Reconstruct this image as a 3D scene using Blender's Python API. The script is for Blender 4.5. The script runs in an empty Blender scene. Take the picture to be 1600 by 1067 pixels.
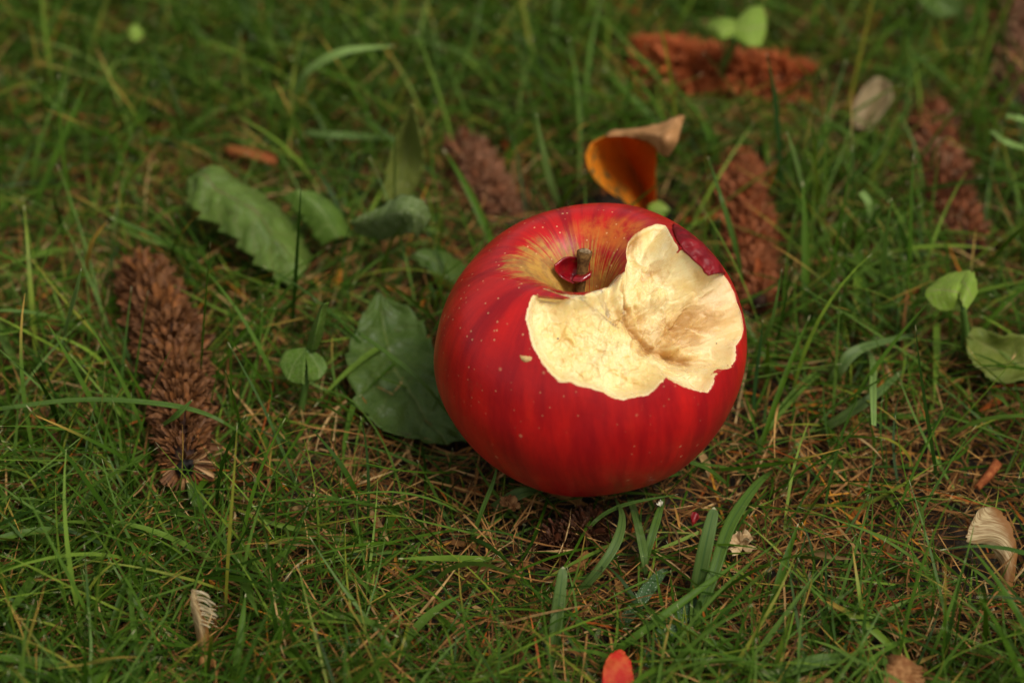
import bpy, math, random
import numpy as np
from mathutils import Vector, Matrix, Quaternion

random.seed(7)
rng = np.random.default_rng(11)
sc = bpy.context.scene
col = sc.collection
R = math.radians

# ------------------------------------------------------------------ camera, light, exposure
PITCH = R(43.0)
DIST = 0.612
FPX = 50.0 / 22.3 * 1600.0
FW = np.array([0.0, math.cos(PITCH), -math.sin(PITCH)])
UP = np.array([0.0, math.sin(PITCH), math.cos(PITCH)])
RT = np.array([1.0, 0.0, 0.0])
CAM = -FW * DIST

cd = bpy.data.cameras.new('camera')
cd.lens = 50.0
cd.sensor_width = 22.3
cd.clip_start = 0.01
cd.clip_end = 60.0
cd.dof.use_dof = True
cd.dof.focus_distance = 0.546
cd.dof.aperture_fstop = 4.4
cd.dof.aperture_blades = 8
cam = bpy.data.objects.new('camera', cd)
col.objects.link(cam)
cam.location = Vector(CAM)
cam.rotation_euler = (math.pi / 2 - PITCH, 0, 0)
sc.camera = cam

SUN_EL, SUN_AZ = R(62), R(128)     # azimuth from +Y, clockwise: light from front right
w = bpy.data.worlds.new('World')
sc.world = w
w.use_nodes = True
nt = w.node_tree
nt.nodes.clear()
wo = nt.nodes.new('ShaderNodeOutputWorld')
wb = nt.nodes.new('ShaderNodeBackground')
sk = nt.nodes.new('ShaderNodeTexSky')
sk.sky_type = 'NISHITA'
sk.sun_disc = False
sk.sun_elevation = SUN_EL
sk.sun_rotation = SUN_AZ
sk.air_density = 1.0
sk.dust_density = 4.0
hs = nt.nodes.new('ShaderNodeHueSaturation')
hs.inputs['Saturation'].default_value = 0.06
hs.inputs['Value'].default_value = 1.0
nt.links.new(sk.outputs[0], hs.inputs['Color'])
nt.links.new(hs.outputs[0], wb.inputs['Color'])
wb.inputs['Strength'].default_value = 0.085
nt.links.new(wb.outputs[0], wo.inputs['Surface'])

sl = bpy.data.lights.new('sun', 'SUN')
sl.energy = 1.5
sl.angle = R(20)
sl.color = (1.0, 0.93, 0.80)
sun = bpy.data.objects.new('sun', sl)
col.objects.link(sun)
sdir = Vector((math.sin(SUN_AZ) * math.cos(SUN_EL), math.cos(SUN_AZ) * math.cos(SUN_EL), math.sin(SUN_EL)))
sun.rotation_euler = sdir.to_track_quat('Z', 'Y').to_euler()
sun.location = sdir * 3

sc.view_settings.view_transform = 'Standard'
sc.view_settings.look = 'None'
sc.view_settings.gamma = 1.0
sc.view_settings.exposure = 0.47
sc.view_settings.use_curve_mapping = False
sc.render.engine = 'CYCLES'
sc.cycles.use_denoising = True
sc.cycles.max_bounces = 8
sc.cycles.diffuse_bounces = 4
sc.cycles.transmission_bounces = 4


# ------------------------------------------------------------------ helpers
def px(u, v, z=0.0):
    """the point of height z on the line of sight of pixel (u, v) of the 1600x1067 photograph"""
    d = FW + RT * ((u - 800.0) / FPX) + UP * ((533.5 - v) / FPX)
    t = (z - CAM[2]) / d[2]
    return CAM + d * t


def to_px(P):
    q = P - CAM
    dz = q @ FW
    return 800 + FPX * (q @ RT) / dz, 533.5 - FPX * (q @ UP) / dz


def hash3(ix, iy, iz, k):
    h = (ix * 374761393 + iy * 668265263 + iz * 2147483647 + k * 1274126177) & 0xffffffff
    h = ((h ^ (h >> 13)) * 1274126177) & 0xffffffff
    return ((h ^ (h >> 16)) & 0xffff) / 65535.0


def vnoise(P, k=0):
    """smooth value noise, -1..1, on an (n,3) array"""
    F = np.floor(P)
    f = P - F
    f = f * f * f * (f * (f * 6 - 15) + 10)
    I = F.astype(np.int64)
    out = 0
    for dx in (0, 1):
        wx = f[:, 0] if dx else 1 - f[:, 0]
        for dy in (0, 1):
            wy = f[:, 1] if dy else 1 - f[:, 1]
            for dz in (0, 1):
                wz = f[:, 2] if dz else 1 - f[:, 2]
                out = out + wx * wy * wz * hash3(I[:, 0] + dx, I[:, 1] + dy, I[:, 2] + dz, k)
    return out * 2 - 1


def fbm(P, octv=4, k=0, lac=2.03, gain=0.5):
    a, s, t = 1.0, 0, 0
    for o in range(octv):
        s = s + a * vnoise(P * (lac ** o) + 17.3 * o, k + o)
        t += a
        a *= gain
    return s / t


def np_mesh(name, V, F, mats=None, smooth=True, attrs=None, uv=None, tri=False):
    """V (n,3), F (m,k) equal size faces"""
    me = bpy.data.meshes.new(name)
    V = np.ascontiguousarray(V, dtype=np.float32)
    F = np.ascontiguousarray(F, dtype=np.int32)
    m, k = F.shape
    me.vertices.add(len(V))
    me.vertices.foreach_set('co', V.ravel())
    me.loops.add(m * k)
    me.loops.foreach_set('vertex_index', F.ravel())
    me.polygons.add(m)
    me.polygons.foreach_set('loop_start', np.arange(0, m * k, k, dtype=np.int32))
    me.update(calc_edges=True)
    if smooth:
        me.polygons.foreach_set('use_smooth', np.ones(m, dtype=bool))
    for an, av in (attrs or {}).items():
        av = np.asarray(av, dtype=np.float32)
        if av.ndim == 1:
            a = me.attributes.new(an, 'FLOAT', 'POINT')
            a.data.foreach_set('value', av)
        elif av.shape[1] == 3:
            a = me.attributes.new(an, 'FLOAT_VECTOR', 'POINT')
            a.data.foreach_set('vector', av.ravel())
    me.validate()
    if mats is not None:
        me.materials.append(mats)
    return me


def link(name, me, parent=None, loc=None):
    o = bpy.data.objects.new(name, me)
    col.objects.link(o)
    if parent is not None:
        o.parent = parent
    if loc is not None:
        o.location = loc
    return o


def tag(o, label=None, cat=None, group=None, kind=None):
    if label: o['label'] = label
    if cat: o['category'] = cat
    if group: o['group'] = group
    if kind: o['kind'] = kind
    return o


def empty(name, loc, label, cat, group=None):
    o = bpy.data.objects.new(name, None)
    o.empty_display_size = 0.01
    col.objects.link(o)
    o.location = Vector(loc)
    return tag(o, label, cat, group)


class Nodes:
    def __init__(s, name):
        s.m = bpy.data.materials.new(name)
        s.m.use_nodes = True
        s.t = s.m.node_tree
        s.t.nodes.clear()
        s.out = s.n('ShaderNodeOutputMaterial')

    def n(s, ty, **kw):
        nd = s.t.nodes.new(ty)
        for k, v in kw.items():
            if k.startswith('i_'):
                key = k[2:]
                key = int(key) if key.isdigit() else key.replace('_', ' ')
                s.put(nd, key, v)
            else:
                setattr(nd, k, v)
        return nd

    def put(s, nd, key, v):
        if isinstance(v, bpy.types.NodeSocket):
            s.t.links.new(v, nd.inputs[key])
        else:
            nd.inputs[key].default_value = v

    def math(s, op, a, b=0.0, c=None, clamp=False):
        nd = s.n('ShaderNodeMath', operation=op, use_clamp=clamp)
        s.put(nd, 0, a)
        s.put(nd, 1, b)
        if c is not None: s.put(nd, 2, c)
        return nd.outputs[0]

    def ss(s, x, lo, hi, o0=0.0, o1=1.0):
        nd = s.n('ShaderNodeMapRange', interpolation_type='SMOOTHSTEP')
        s.put(nd, 0, x)
        for i, v in enumerate((lo, hi, o0, o1)): s.put(nd, i + 1, v)
        return nd.outputs[0]

    def mix(s, f, a, b, blend='MIX'):
        nd = s.n('ShaderNodeMix', data_type='RGBA', blend_type=blend)
        s.put(nd, 0, f)
        s.put(nd, 6, c4(a))
        s.put(nd, 7, c4(b))
        return nd.outputs[2]

    def attr(s, name, which='Fac'):
        return s.n('ShaderNodeAttribute', attribute_name=name).outputs[which]

    def noise(s, vec, scale, detail=3, rough=0.5, which='Fac', dist=0.0):
        nd = s.n('ShaderNodeTexNoise')
        if vec is not None: s.put(nd, 'Vector', vec)
        nd.inputs['Scale'].default_value = scale
        nd.inputs['Detail'].default_value = detail
        nd.inputs['Roughness'].default_value = rough
        nd.inputs['Distortion'].default_value = dist
        return nd.outputs[which]

    def ramp(s, f, stops, interp='LINEAR'):
        nd = s.n('ShaderNodeValToRGB')
        nd.color_ramp.interpolation = interp
        e = nd.color_ramp.elements
        e[0].position, e[0].color = stops[0][0], c4(stops[0][1])
        e[1].position, e[1].color = stops[-1][0], c4(stops[-1][1])
        for p, c in stops[1:-1]:
            x = e.new(p)
            x.color = c4(c)
        s.put(nd, 0, f)
        return nd.outputs[0]

    def bump(s, h, strength=0.3, dist=0.0005):
        nd = s.n('ShaderNodeBump')
        nd.inputs['Strength'].default_value = strength
        nd.inputs['Distance'].default_value = dist
        s.put(nd, 'Height', h)
        return nd.outputs[0]

    def bsdf(s, color, rough=0.5, normal=None, **kw):
        b = s.n('ShaderNodeBsdfPrincipled')
        s.put(b, 'Base Color', c4(color))
        s.put(b, 'Roughness', rough)
        if normal is not None: s.put(b, 'Normal', normal)
        for k, v in kw.items():
            s.put(b, k.replace('_', ' '), v)
        return b

    def finish(s, sh):
        s.t.links.new(sh if isinstance(sh, bpy.types.NodeSocket) else sh.outputs[0], s.out.inputs['Surface'])
        return s.m

    def leafy(s, color, rough, trans_color, amount, normal=None, spec=0.5):
        b = s.bsdf(color, rough, normal)
        b.inputs['Specular IOR Level'].default_value = spec
        t = s.n('ShaderNodeBsdfTranslucent')
        s.put(t, 'Color', c4(trans_color))
        mx = s.n('ShaderNodeMixShader')
        s.put(mx, 0, amount)
        s.t.links.new(b.outputs[0], mx.inputs[1])
        s.t.links.new(t.outputs[0], mx.inputs[2])
        return s.finish(mx)


def c4(c):
    if isinstance(c, bpy.types.NodeSocket): return c
    return (c[0], c[1], c[2], 1.0) if len(c) == 3 else c


# ------------------------------------------------------------------ materials
def mat_soil():
    n = Nodes('soil')
    co = n.n('ShaderNodeNewGeometry').outputs['Position']
    a = n.noise(co, 60, 6, 0.6)
    b = n.noise(co, 700, 4, 0.6)
    c = n.mix(a, (0.008, 0.005, 0.003), (0.030, 0.018, 0.009))
    c = n.mix(n.ss(b, 0.5, 0.75), c, (0.07, 0.045, 0.022))
    return n.finish(n.bsdf(c, 0.95, n.bump(b, 0.6, 0.001)))


def mat_green():
    """lawn blades: tint from the blade's own random value, pale cut tip"""
    n = Nodes('green_blade')
    r = n.attr('rnd')
    s = n.attr('along')
    q = n.attr('rnd2')
    c = n.ramp(r, [(0.0, (0.016, 0.042, 0.003)), (0.30, (0.036, 0.084, 0.005)), (0.6, (0.062, 0.128, 0.009)),
                   (0.85, (0.092, 0.160, 0.024)), (0.95, (0.16, 0.25, 0.025)), (1.0, (0.20, 0.18, 0.02))])
    co = n.n('ShaderNodeNewGeometry').outputs['Position']
    c = n.mix(n.ss(n.noise(co, 220, 3), 0.45, 0.7, 0.0, 0.35), c, (0.018, 0.045, 0.007))
    # fading base and dried tips
    c = n.mix(n.ss(s, 0.22, 0.0, 0.0, 0.75), c, (0.16, 0.14, 0.06))
    tip = n.math('MULTIPLY', n.ss(s, 0.955, 0.985), n.ss(q, 0.35, 0.4))
    c = n.mix(tip, c, (0.50, 0.47, 0.27))
    tip2 = n.math('MULTIPLY', n.ss(s, 0.6, 0.95), n.ss(q, 0.9, 0.93))
    c = n.mix(tip2, c, (0.40, 0.24, 0.05))
    return n.leafy(c, 0.42, n.mix(1.0, c, (1.7, 1.6, 0.4), 'MULTIPLY'), 0.22, spec=0.11)


def mat_dry():
    n = Nodes('dry_stem')
    r = n.attr('rnd')
    c = n.ramp(r, [(0.0, (0.030, 0.012, 0.004)), (0.25, (0.09, 0.036, 0.010)), (0.5, (0.22, 0.098, 0.028)),
                   (0.7, (0.40, 0.20, 0.060)), (0.84, (0.48, 0.32, 0.14)), (0.90, (0.52, 0.22, 0.02)), (0.96, (0.36, 0.08, 0.015)), (1.0, (0.34, 0.09, 0.02))])
    co = n.n('ShaderNodeNewGeometry').outputs['Position']
    c = n.mix(n.ss(n.noise(co, 400, 3), 0.4, 0.75, 0.0, 0.5), c, (0.07, 0.035, 0.018))
    return n.leafy(c, 0.6, c, 0.08, spec=0.08)


def mat_leaf(name, base, dark, light, vein, trans=0.25, rough=0.5, fuzz=0.0, spots=0.0, spot_col=(0.08, 0.06, 0.03)):
    n = Nodes(name)
    u = n.attr('lu')
    v = n.attr('lv')
    co = n.n('ShaderNodeNewGeometry').outputs['Position']
    a = n.noise(co, 120, 4, 0.6)
    c = n.mix(n.ss(a, 0.3, 0.7), dark, base)
    c = n.mix(n.ss(n.noise(co, 330, 3, 0.6), 0.52, 0.75, 0.0, 0.6), c, light)
    au = n.math('ABSOLUTE', n.math('SUBTRACT', u, 0.5))
    mid = n.ss(au, 0.028, 0.010)
    ph = n.math('FRACT', n.math('ADD', n.math('MULTIPLY', v, 7.0), n.math('MULTIPLY', au, -3.0)))
    lat = n.ss(n.math('ABSOLUTE', n.math('SUBTRACT', ph, 0.5)), 0.08, 0.02, 0.0, 0.45)
    c = n.mix(n.math('MAXIMUM', n.math('MULTIPLY', mid, 0.8), n.math('MULTIPLY', lat, 0.5)), c, vein)
    if spots:
        sp = n.ss(n.noise(co, 260, 2, 0.5), 0.66, 0.72, 0.0, spots)
        c = n.mix(sp, c, spot_col)
    if fuzz:
        fz = n.ss(n.noise(co, 2200, 3, 0.7), 0.52, 0.7, 0.0, fuzz)
        c = n.mix(fz, c, (0.52, 0.55, 0.38))
    net = n.n('ShaderNodeTexVoronoi', feature='DISTANCE_TO_EDGE', i_Vector=co, i_Scale=650.0)
    nf = n.ss(net.outputs['Distance'], 0.10, 0.02, 0.0, 0.30)
    c = n.mix(nf, c, vein)
    br = n.ss(n.noise(co, 95, 5, 0.7), 0.66, 0.74, 0.0, 0.5)
    c = n.mix(br, c, (0.10, 0.07, 0.025))
    bh = n.math('ADD', n.math('ADD', n.math('MULTIPLY', n.noise(co, 700, 3), 0.6), n.math('MULTIPLY', nf, -1.2)), n.math('MULTIPLY', lat, -0.6))
    return n.leafy(c, rough, n.mix(1.0, c, (1.3, 1.5, 0.7), 'MULTIPLY'), trans, n.bump(bh, 0.6, 0.0004), spec=0.28)


def mat_skin():
    n = Nodes('apple_skin')
    lat = n.attr('lat')            # 0 at the stem, 1 at the calyx
    st = n.attr('streak', 'Vector')
    co = n.n('ShaderNodeTexCoord').outputs['Object']
    # meridian streaks
    s1 = n.noise(st, 5.0, 4, 0.65)
    s2 = n.noise(st, 16.0, 4, 0.6)
    s3 = n.noise(st, 48.0, 2, 0.6)
    blot = n.noise(co, 60, 3, 0.55)
    red = n.mix(n.ss(s1, 0.32, 0.66), (0.30, 0.004, 0.008), (0.54, 0.010, 0.009))
    red = n.mix(n.ss(s2, 0.52, 0.78, 0.0, 0.22), red, (0.60, 0.025, 0.012))
    red = n.mix(n.ss(blot, 0.50, 0.8, 0.0, 0.5), red, (0.26, 0.004, 0.010))
    # russet / yellow ground colour fanning out of the stem bowl
    bias = n.attr('blush')
    e = n.math('ADD', n.math('MULTIPLY', s2, 0.15), n.math('MULTIPLY', s3, 0.08))
    e = n.math('ADD', e, n.math('MULTIPLY', n.noise(co, 180, 5, 0.7), 0.09))
    e = n.math('ADD', n.math('SUBTRACT', e, 0.01), bias)
    yl = n.math('SUBTRACT', e, lat)
    ymask = n.ss(yl, -0.005, 0.045)
    yel = n.mix(n.ss(n.noise(co, 260, 4, 0.65), 0.35, 0.68), (0.50, 0.27, 0.045), (0.30, 0.15, 0.035))
    yel = n.mix(n.ss(s3, 0.55, 0.75, 0.0, 0.7), yel, (0.48, 0.05, 0.02))
    c = n.mix(ymask, red, yel)
    # orange shoulder at the back
    oy = n.ss(n.math('ADD', n.attr('shoulder'), n.math('MULTIPLY', n.math('SUBTRACT', s2, 0.5), 0.9)), 0.35, 1.0, 0.0, 0.65)
    oy = n.math('MULTIPLY', oy, n.ss(n.noise(co, 240, 4, 0.7), 0.3, 0.6))
    c = n.mix(oy, c, (0.58, 0.17, 0.02))
    # yellow-green near the calyx
    cal = n.ss(n.math('ADD', lat, n.math('MULTIPLY', n.math('SUBTRACT', s2, 0.5), 0.22)), 0.72, 0.90, 0.0, 0.85)
    c = n.mix(cal, c, (0.28, 0.17, 0.02))
    # lenticels
    vo = n.n('ShaderNodeTexVoronoi', i_Vector=co, i_Scale=300.0, i_Randomness=1.0)
    vr = n.n('ShaderNodeSeparateColor', i_0=vo.outputs['Color'])
    rad = n.math('ADD', 0.05, n.math('MULTIPLY', n.math('POWER', vr.outputs[0], 2.0), n.ss(lat, 0.15, 0.6, 0.09, 0.20)))
    keep = n.ss(vr.outputs[1], 0.30, 0.35)
    d = n.math('DIVIDE', vo.outputs['Distance'], n.math('ADD', rad, 0.004))
    dot = n.math('MULTIPLY', n.ss(d, 1.0, 0.35), keep)
    dot = n.math('MULTIPLY', dot, n.ss(lat, 0.10, 0.30, 0.8, 0.58))
    c = n.mix(dot, c, (0.66, 0.26, 0.13))
    v2 = n.n('ShaderNodeTexVoronoi', i_Vector=co, i_Scale=640.0, i_Randomness=1.0)
    q2 = n.n('ShaderNodeSeparateColor', i_0=v2.outputs['Color'])
    d2 = n.math('MULTIPLY', n.ss(v2.outputs['Distance'], 0.20, 0.10), n.ss(q2.outputs[1], 0.62, 0.66))
    d2 = n.math('MULTIPLY', d2, n.ss(lat, 0.52, 0.30, 0.0, 0.55))
    c = n.mix(d2, c, (0.75, 0.45, 0.22))
    scuff = n.ss(n.noise(co, 130, 5, 0.75), 0.63, 0.72, 0.0, 0.22)
    c = n.mix(scuff, c, (0.30, 0.10, 0.05))
    fine = n.noise(co, 520, 4, 0.7)
    c = n.mix(n.ss(fine, 0.45, 0.75, 0.0, 0.35), c, n.mix(0.5, c, (0.16, 0.006, 0.008)))
    rough = n.ss(n.noise(co, 90, 3), 0.3, 0.7, 0.30, 0.40)
    rough = n.math('ADD', rough, n.math('MULTIPLY', ymask, 0.18))
    bh = n.math('ADD', n.noise(co, 900, 3, 0.6), n.math('MULTIPLY', dot, 0.6))
    b = n.bsdf(c, rough, n.bump(bh, 0.10, 0.0004))
    b.inputs['Specular IOR Level'].default_value = 0.36
    b.inputs['Subsurface Weight'].default_value = 0.10
    b.inputs['Subsurface Radius'].default_value = (0.0015, 0.0004, 0.0003)
    b.inputs['Subsurface Scale'].default_value = 1.0
    return n.finish(b)


def mat_flesh():
    n = Nodes('apple_flesh')
    co = n.n('ShaderNodeTexCoord').outputs['Object']
    fb = n.attr('fibre', 'Vector')
    brown = n.attr('brown')
    pink = n.attr('pink')
    c = n.mix(n.ss(n.noise(co, 110, 4, 0.6), 0.3, 0.7), (0.86, 0.63, 0.24), (0.91, 0.77, 0.42))
    c = n.mix(n.ss(n.noise(fb, 26, 4, 0.65), 0.5, 0.74, 0.0, 0.75), c, (0.78, 0.50, 0.15))
    c = n.mix(n.ss(n.noise(co, 420, 3, 0.6), 0.56, 0.75, 0.0, 0.45), c, (0.62, 0.36, 0.11))
    c = n.mix(pink, c, (0.86, 0.46, 0.30))
    bm = n.ss(n.math('ADD', brown, n.math('MULTIPLY', n.math('SUBTRACT', n.noise(fb, 30, 4, 0.7), 0.5), 0.9)), 0.35, 1.1, 0.0, 0.85)
    c = n.mix(bm, c, (0.50, 0.25, 0.065))
    vo = n.n('ShaderNodeTexVoronoi', i_Vector=co, i_Scale=300.0, i_Randomness=1.0)
    vr = n.n('ShaderNodeSeparateColor', i_0=vo.outputs['Color'])
    speck = n.math('MULTIPLY', n.ss(vo.outputs['Distance'], 0.10, 0.05), n.ss(vr.outputs[0], 0.92, 0.93))
    c = n.mix(speck, c, (0.03, 0.015, 0.01))
    bh = n.math('ADD', n.noise(co, 600, 4, 0.65), n.math('MULTIPLY', n.noise(fb, 40, 4, 0.6), 0.8))
    b = n.bsdf(c, n.ss(n.noise(co, 250, 3), 0.35, 0.65, 0.16, 0.36), n.bump(bh, 0.32, 0.0005))
    b.inputs['Specular IOR Level'].default_value = 0.5
    b.inputs['Subsurface Weight'].default_value = 0.35
    b.inputs['Subsurface Radius'].default_value = (0.0030, 0.0018, 0.0008)
    b.inputs['Subsurface Scale'].default_value = 1.0
    return n.finish(b)


def mat_simple(name, c1, c2, scale, rough=0.6, trans=0.0, bump=0.3, tcol=None, spec=0.4, per_object=None):
    n = Nodes(name)
    co = n.n('ShaderNodeNewGeometry').outputs['Position']
    a = n.noise(co, scale, 4, 0.6)
    c = n.mix(n.ss(a, 0.35, 0.68), c1, c2)
    if per_object:
        rr = n.n('ShaderNodeObjectInfo').outputs['Random']
        c = n.mix(n.math('MULTIPLY', rr, 0.75), c, per_object)
    nb = n.bump(n.noise(co, scale * 4, 3, 0.6), bump, 0.0004)
    if trans:
        return n.leafy(c, rough, tcol or c, trans, nb, spec=spec)
    b = n.bsdf(c, rough, nb)
    b.inputs['Specular IOR Level'].default_value = spec
    return n.finish(b)


def mat_orange():
    n = Nodes('orange_leaf')
    u = n.attr('lu')
    v = n.attr('lv')
    co = n.n('ShaderNodeNewGeometry').outputs['Position']
    t = n.math('ADD', u, n.math('MULTIPLY', n.math('SUBTRACT', n.noise(co, 200, 4, 0.6), 0.5), 0.35))
    c = n.ramp(t, [(0.0, (0.88, 0.36, 0.025)), (0.34, (0.78, 0.27, 0.02)), (0.58, (0.50, 0.14, 0.02)), (1.0, (0.58, 0.17, 0.02))])  # leaf's orange to brown, with the lit left side painted lighter
    c = n.mix(n.ss(v, 0.80, 1.0, 0.0, 0.45), c, (0.22, 0.05, 0.015))
    g = n.math('MULTIPLY', n.ss(n.noise(co, 330, 3, 0.6), 0.52, 0.62), n.math('MULTIPLY', n.ss(u, 0.30, 0.12), n.ss(v, 0.85, 0.6)))
    c = n.mix(g, c, (0.16, 0.15, 0.06))
    au = n.math('ABSOLUTE', n.math('SUBTRACT', u, 0.5))
    c = n.mix(n.ss(au, 0.03, 0.01, 0.0, 0.4), c, (0.60, 0.30, 0.10))
    return n.leafy(c, 0.5, n.mix(1.0, c, (1.2, 1.1, 0.8), 'MULTIPLY'), 0.48, n.bump(n.noise(co, 800, 3), 0.3, 0.0003), spec=0.3)


def mat_samara():
    n = Nodes('samara_wing')
    u = n.attr('lu')
    v = n.attr('lv')
    co = n.n('ShaderNodeNewGeometry').outputs['Position']
    vec = n.n('ShaderNodeCombineXYZ', i_0=n.math('MULTIPLY', n.math('ADD', v, n.math('MULTIPLY', u, 0.5)), 30.0), i_1=n.math('MULTIPLY', u, 2.5)).outputs[0]
    f = n.noise(vec, 1.0, 3, 0.6)
    c = n.mix(n.ss(f, 0.38, 0.62), (0.60, 0.46, 0.24), (0.30, 0.18, 0.07))
    c = n.mix(n.ss(u, 0.58, 0.92), c, (0.28, 0.12, 0.03))
    c = n.mix(n.ss(v, 0.35, 0.0), c, (0.33, 0.14, 0.04))
    return n.leafy(c, 0.55, c, 0.3, n.bump(f, 0.6, 0.0004), spec=0.35)


M = {
    'soil': mat_soil(),
    'green': mat_green(),
    'dry': mat_dry(),
    'skin': mat_skin(),
    'flesh': mat_flesh(),
    'leaf': mat_leaf('green_leaf', (0.135, 0.22, 0.034), (0.085, 0.15, 0.020), (0.19, 0.27, 0.09), (0.15, 0.13, 0.05), spots=0.35),
    'leafdark': mat_leaf('dark_leaf', (0.066, 0.118, 0.016), (0.046, 0.088, 0.011), (0.10, 0.15, 0.040), (0.11, 0.15, 0.032), trans=0.15, rough=0.45, spots=0.3, spot_col=(0.06, 0.05, 0.02)),
    'leafolive': mat_leaf('olive_leaf', (0.17, 0.20, 0.028), (0.11, 0.15, 0.018), (0.20, 0.21, 0.05), (0.24, 0.25, 0.07)),
    'leafdull': mat_leaf('yellowing_leaf', (0.24, 0.27, 0.05), (0.19, 0.23, 0.04), (0.28, 0.28, 0.08), (0.17, 0.19, 0.07)),
    'lime': mat_leaf('lime_leaf', (0.22, 0.33, 0.035), (0.18, 0.29, 0.028), (0.27, 0.37, 0.06), (0.26, 0.26, 0.09), trans=0.2, rough=0.42),
    'clover': mat_leaf('clover_leaf', (0.10, 0.185, 0.018), (0.075, 0.145, 0.014), (0.15, 0.22, 0.04), (0.20, 0.26, 0.08), trans=0.25, spots=0.3, spot_col=(0.03, 0.05, 0.015)),
    'fuzzy': mat_leaf('fuzzy_leaf', (0.14, 0.21, 0.045), (0.10, 0.16, 0.03), (0.20, 0.26, 0.10), (0.18, 0.23, 0.08), fuzz=0.7, rough=0.7),
    'orange': mat_orange(),
    'tan': mat_simple('tan_leaf', (0.44, 0.21, 0.07), (0.55, 0.28, 0.11), 300, 0.6, 0.2),
    'beige': mat_simple('beige_leaf', (0.20, 0.14, 0.06), (0.32, 0.23, 0.11), 250, 0.6, 0.2),
    'redleaf': mat_simple('red_leaf', (0.50, 0.025, 0.015), (0.55, 0.10, 0.03), 420, 0.6, 0.15, spec=0.15),
    'crimson': mat_simple('crimson_leaf', (0.22, 0.008, 0.012), (0.32, 0.02, 0.015), 300, 0.4, 0.1),
    'samara': mat_samara(),
    'nut': mat_simple('samara_nut', (0.30, 0.12, 0.035), (0.42, 0.20, 0.06), 400, 0.6),
    'nutpale': mat_simple('samara_fibre', (0.50, 0.38, 0.20), (0.66, 0.54, 0.34), 500, 0.5, 0.15),
    'husk': mat_simple('husk', (0.17, 0.065, 0.02), (0.34, 0.17, 0.065), 420, 0.8, spec=0.15),
    'bark': mat_simple('bark', (0.22, 0.055, 0.018), (0.34, 0.11, 0.035), 500, 0.8, spec=0.1),
    'stem': mat_simple('apple_stem', (0.075, 0.034, 0.012), (0.19, 0.10, 0.030), 900, 0.8, bump=0.6, spec=0.1),
    'stemtip': mat_simple('stem_cut', (0.16, 0.10, 0.05), (0.42, 0.30, 0.17), 1500, 0.8, bump=0.6, spec=0.1),
    'peel': mat_simple('apple_peel', (0.15, 0.003, 0.007), (0.24, 0.006, 0.010), 260, 0.45, bump=0.3, spec=0.22),
    'peelbright': mat_simple('bright_peel', (0.30, 0.006, 0.010), (0.16, 0.003, 0.008), 260, 0.16, bump=0.1, spec=0.7),
    'greenstem': mat_simple('green_stem', (0.09, 0.18, 0.03), (0.13, 0.24, 0.04), 300, 0.45, 0.2),
}


def cone_mat(name, a, b, c):
    return mat_simple(name, a, b, 450, 0.55, 0.06, 0.5, per_object=c, spec=0.22)


CM = {
    'brown': cone_mat('cone_brown', (0.13, 0.042, 0.012), (0.33, 0.125, 0.036), (0.10, 0.050, 0.022)),
    'orange': cone_mat('cone_orange', (0.36, 0.070, 0.014), (0.56, 0.135, 0.030), (0.40, 0.13, 0.05)),
    'rust': cone_mat('cone_rust', (0.25, 0.052, 0.013), (0.44, 0.11, 0.030), (0.26, 0.10, 0.040)),
    'rose': cone_mat('cone_rose', (0.16, 0.047, 0.016), (0.32, 0.10, 0.036), (0.24, 0.14, 0.08)),
    'dark': cone_mat('cone_dark', (0.065, 0.020, 0.009), (0.16, 0.045, 0.018), (0.05, 0.025, 0.012)),  # deeper browns than the other cones
    'core': mat_simple('cone_core', (0.030, 0.012, 0.007), (0.06, 0.025, 0.012), 400, 0.9),
    'hole': mat_simple('cone_hole_shade', (0.010, 0.008, 0.007), (0.02, 0.015, 0.012), 800, 0.8),  # near-black colour stands for the shade inside a cone's end
    'pale': mat_simple('cone_pale', (0.40, 0.20, 0.08), (0.50, 0.30, 0.13), 400, 0.6),
}


# ------------------------------------------------------------------ ground
def build_ground():
    def axis(c):
        f = np.linspace(-0.3, 0.3, 121) + c
        o = np.array([0.34, 0.4, 0.55, 0.8, 1.3, 2.5, 5, 10, 20])
        return np.concatenate([c - o[::-1], f, c + o])
    X, Y = np.meshgrid(axis(0), axis(0.03), indexing='ij')
    P = np.stack([X.ravel(), Y.ravel(), np.zeros(X.size)], 1)
    P[:, 2] = -0.004 + 0.0022 * fbm(P * 45.0, 4, 3)
    nx, ny = X.shape
    i = np.arange(nx * ny).reshape(nx, ny)
    F = np.stack([i[:-1, :-1].ravel(), i[1:, :-1].ravel(), i[1:, 1:].ravel(), i[:-1, 1:].ravel()], 1)
    o = link('ground', np_mesh('ground', P, F, M['soil']))
    tag(o, 'dark soil under the grass', None, None, 'structure')


build_ground()

# ------------------------------------------------------------------ apple geometry (function first: the grass must keep clear of it)
AR = 0.0374
AC = px(924, 552, 0.0365)
PROF = np.array([(0.0, 0.20), (0.04, 0.22), (0.095, 0.38), (0.17, 0.585), (0.26, 0.74), (0.38, 0.835), (0.51, 0.86), (0.66, 0.80), (0.81, 0.665),
                 (0.925, 0.46), (0.985, 0.22), (1.0, 0.02), (0.965, -0.20), (0.875, -0.44), (0.73, -0.67), (0.58, -0.83), (0.45, -0.90),
                 (0.34, -0.90), (0.2, -0.84), (0.1, -0.77), (0.0, -0.74)])


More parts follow.
